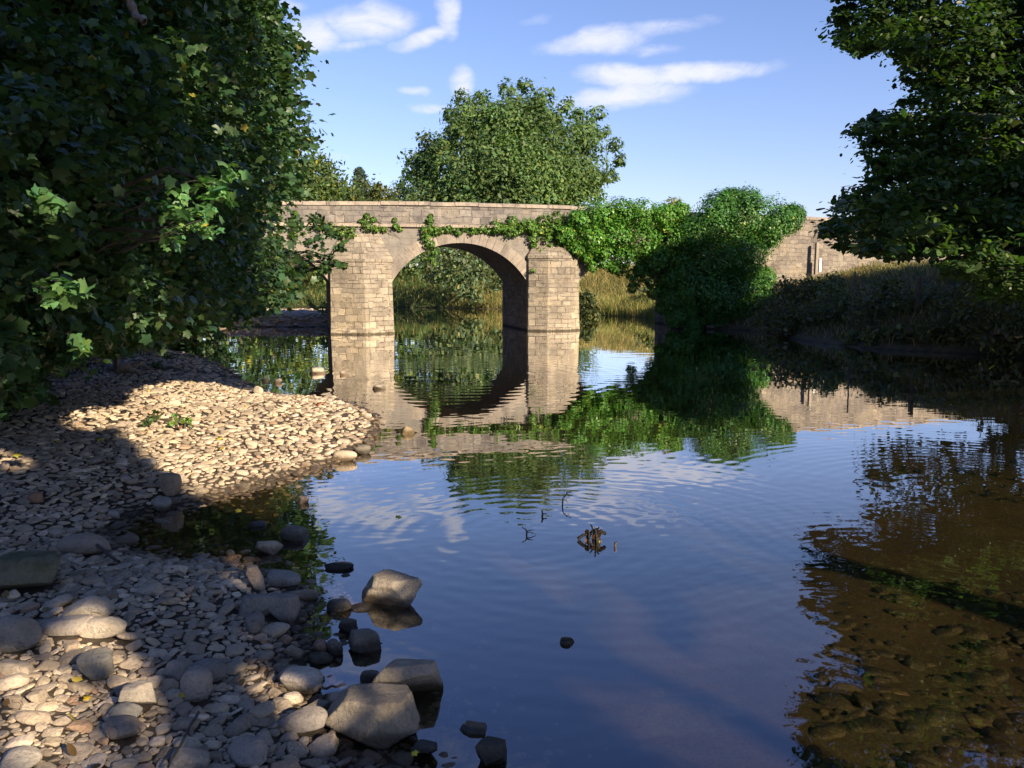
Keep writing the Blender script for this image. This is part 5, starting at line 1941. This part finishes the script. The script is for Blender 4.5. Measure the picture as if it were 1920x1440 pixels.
# ------------------------------------------------------------------ driftwood, twigs, floating things
def stick(name, label, pts, r0, r1, mat='wood_dead', cat='stick', forks=()):
    tb = Tubes()
    pts = np.array(pts, float)
    o_ = pts[0].copy()
    n = 3
    fine_ = []
    for i in range(len(pts) - 1):
        for k in range(n):
            fine_.append(pts[i] + (pts[i + 1] - pts[i]) * k / n + rng.normal(0, r0 * .4, 3) * (1 if i + k else 0))
    fine_.append(pts[-1])
    t = np.linspace(0, 1, len(fine_))
    tb.add(np.array(fine_) - o_, r0 + (r1 - r0) * t, 7)
    for fk in forks:
        fk = np.array(fk, float)
        tb.limb(fk[0] - o_, fk[-1] - o_, r0 * .6, r1 * .6, .05, 5, sides=6)
    o = tb.build(name, M[mat], None)
    o.location = tuple(o_)
    tag(o, label, cat)
    return o


def gp3(px, py, dz=.03):
    z = .1
    for _ in range(5):
        q = G(px, py, z)
        z = gh(q[0], q[1]) + dz
    return G(px, py, z)


stick('driftwood_branch', 'thick dead branch lying on the shaded shingle under the sycamores', [gp3(208, 682, .1), gp3(228, 690, .12), gp3(250, 690, .1), gp3(270, 686, .06)], .09, .04, cat='driftwood', forks=[(gp3(222, 688, .1), gp3(215, 668, .5)), (gp3(240, 690, .1), gp3(262, 678, .22))])
stick('dead_stick', 'thin dark stick leaning against the big smooth cobble', [gp3(182, 1022, .10), gp3(205, 1040, .06), gp3(224, 1053, .04)], .012, .008, 'bark_dark')
stick('dead_stick', 'long thin twig across the foreground shingle', [gp3(372, 1335, .05), gp3(352, 1370, .05), gp3(330, 1410, .05), (gp3(315, 1438, .05))], .006, .004, 'bark_dark')
stick('dead_stick', 'twig floating beside the largest boulder', [gp3(605, 1290, .06), gp3(630, 1287, .05), gp3(650, 1283, .05)], .006, .004, 'bark_dark')


def pw_(px, py, z=.0):
    return G(px, py, z)


def up_(p, px, py):
    return P(px, py, p[1])


a = pw_(1055, 947)
stick('water_twig', 'bent thin twig standing out of the water', [a - np.array([0, 0, .05]), up_(a, 1056, 935), up_(a, 1064, 924), up_(a, 1071, 922)], .007, .003, 'bark_dark', 'twig', forks=[(up_(a, 1063, 925), up_(a, 1068, 933))])
a = pw_(987, 1003)
stick('water_twig', 'forked twig poking out of the rippled water', [a - np.array([0, 0, .05]), up_(a, 988, 996), up_(a, 979, 988)], .008, .003, 'bark_dark', 'twig', forks=[(up_(a, 987, 997), up_(a, 1005, 1002)), (up_(a, 986, 996), up_(a, 1002, 994))])
a = pw_(1016, 968)
stick('water_twig', 'short stub of twig near the forked one', [a - np.array([0, 0, .04]), up_(a, 1016, 957)], .010, .006, 'bark_dark', 'twig', forks=[(up_(a, 1016, 964), up_(a, 1026, 964))])
a = pw_(1154, 1025)
stick('water_twig', 'tiny upright brown stub beside the dark snag', [a - np.array([0, 0, .04]), up_(a, 1154, 1016)], .010, .008, 'bark_dark', 'twig')
# snag: a knot of dead roots and leaves
a = pw_(1113, 1014)
root = empty('driftwood_snag', tuple(a))
root.scale = (.7, .7, .75)
tag(root, 'dark knot of dead wood and leaves sticking out of the water', 'driftwood')
tb = Tubes()
rs = np.random.default_rng(5)
for i in range(11):
    b_ = np.array([rs.uniform(-.08, .09), rs.uniform(-.05, .05), -.06])
    e_ = b_ * .6 + np.array([rs.normal(.01, .035), rs.uniform(-.04, .04), .09 + rs.uniform(.0, .10)])
    tb.limb(b_, e_, rs.uniform(.016, .03), .006, .12, 5, sides=6)
tb.limb([-.15, .03, .01], [-.02, 0, .07], .02, .012, .1, 5)
tb.limb([.02, 0, .05], [.12, .02, .06], .024, .016, .3, 5)
tb.build('wood', bark_mat('sodden_wood', (0.005, 0.004, 0.003), (0.016, 0.012, 0.009)), root)
C = np.array([[rng.uniform(-.08, .08), rng.uniform(-.06, .03), rng.uniform(.0, .10)] for _ in range(8)])
leaves('dead_leaves', C, rng.normal(0, 1, (8, 3)) + np.array([0, -.6, .6]), rng.uniform(.02, .04, 8), T_OVATE, leaf_cols(8, (.07, .03, .012)), M['leaf_beech'], root)


def leaf_one(px, py, size, col, label, z=.012, tmpl=T_MAPLE, ground=False):
    q = gp3(px, py, .05) if ground else G(px, py, z)
    o = leaves('fallen_leaf', np.zeros((1, 3)), np.array([[rng.normal(0, .25), -.25, 1]]), np.array([size]), tmpl, np.array([col]), M['leaf_beech'])
    bmx = bmesh.new()
    bmx.from_mesh(o.data)
    bmesh.ops.solidify(bmx, geom=bmx.faces[:], thickness=.0012)
    bmx.to_mesh(o.data)
    bmx.free()
    o.location = tuple(q)
    tag(o, label, 'leaf')
    return o


leaf_one(1730, 948, .05, (.5, .33, .16), 'tan dead leaf floating on the dark right water')
leaf_one(1832, 663, .14, (.55, .42, .3), 'pale leaf floating close to the right bank')
leaf_one(747, 968, .03, (.5, .45, .06), 'small yellow leaf floating in open blue water')
leaf_one(446, 956, .035, (.5, .42, .04), 'yellow leaf floating on the dark inlet')
leaf_one(777, 1410, .018, (.6, .5, .06), 'yellow leaf stuck on the dark wet rock', ground=True)
leaf_one(410, 822, .05, (.5, .42, .06), 'yellow leaf on the sunlit shingle', ground=True)
leaf_one(600, 756, .07, (.45, .16, .08), 'red brown leaf at the far edge of the sunlit shingle', ground=True)
leaf_one(188, 822, .05, (.45, .36, .05), 'yellow leaf on shingle behind the mossy boulder', ground=True)
leaf_one(165, 1308, .02, (.5, .35, .03), 'orange leaf between the foreground cobbles', ground=True)
leaf_one(30, 852, .05, (.4, .36, .06), 'yellow leaf under the near sycamore', ground=True)
# dead branch in the sycamores and stranded root on the right bank
b0_ = [P(228, -10, 9.0), P(245, 15, 9.0), P(262, 32, 8.95), P(271, 41, 8.9)]
stick('dead_branch', 'pale broken branch hanging among the sycamore leaves at the top', b0_, .055, .04, 'wood_dead', 'branch')
q1 = gp3(1900, 652, .05)
stick('stranded_root', 'curved bare root reaching down into the water on the right bank', [P(1862, 622, 18.6), P(1880, 622, 18.5), P(1895, 635, 18.4), G(1898, 660, -.05)], .06, .035, 'bark', 'root')
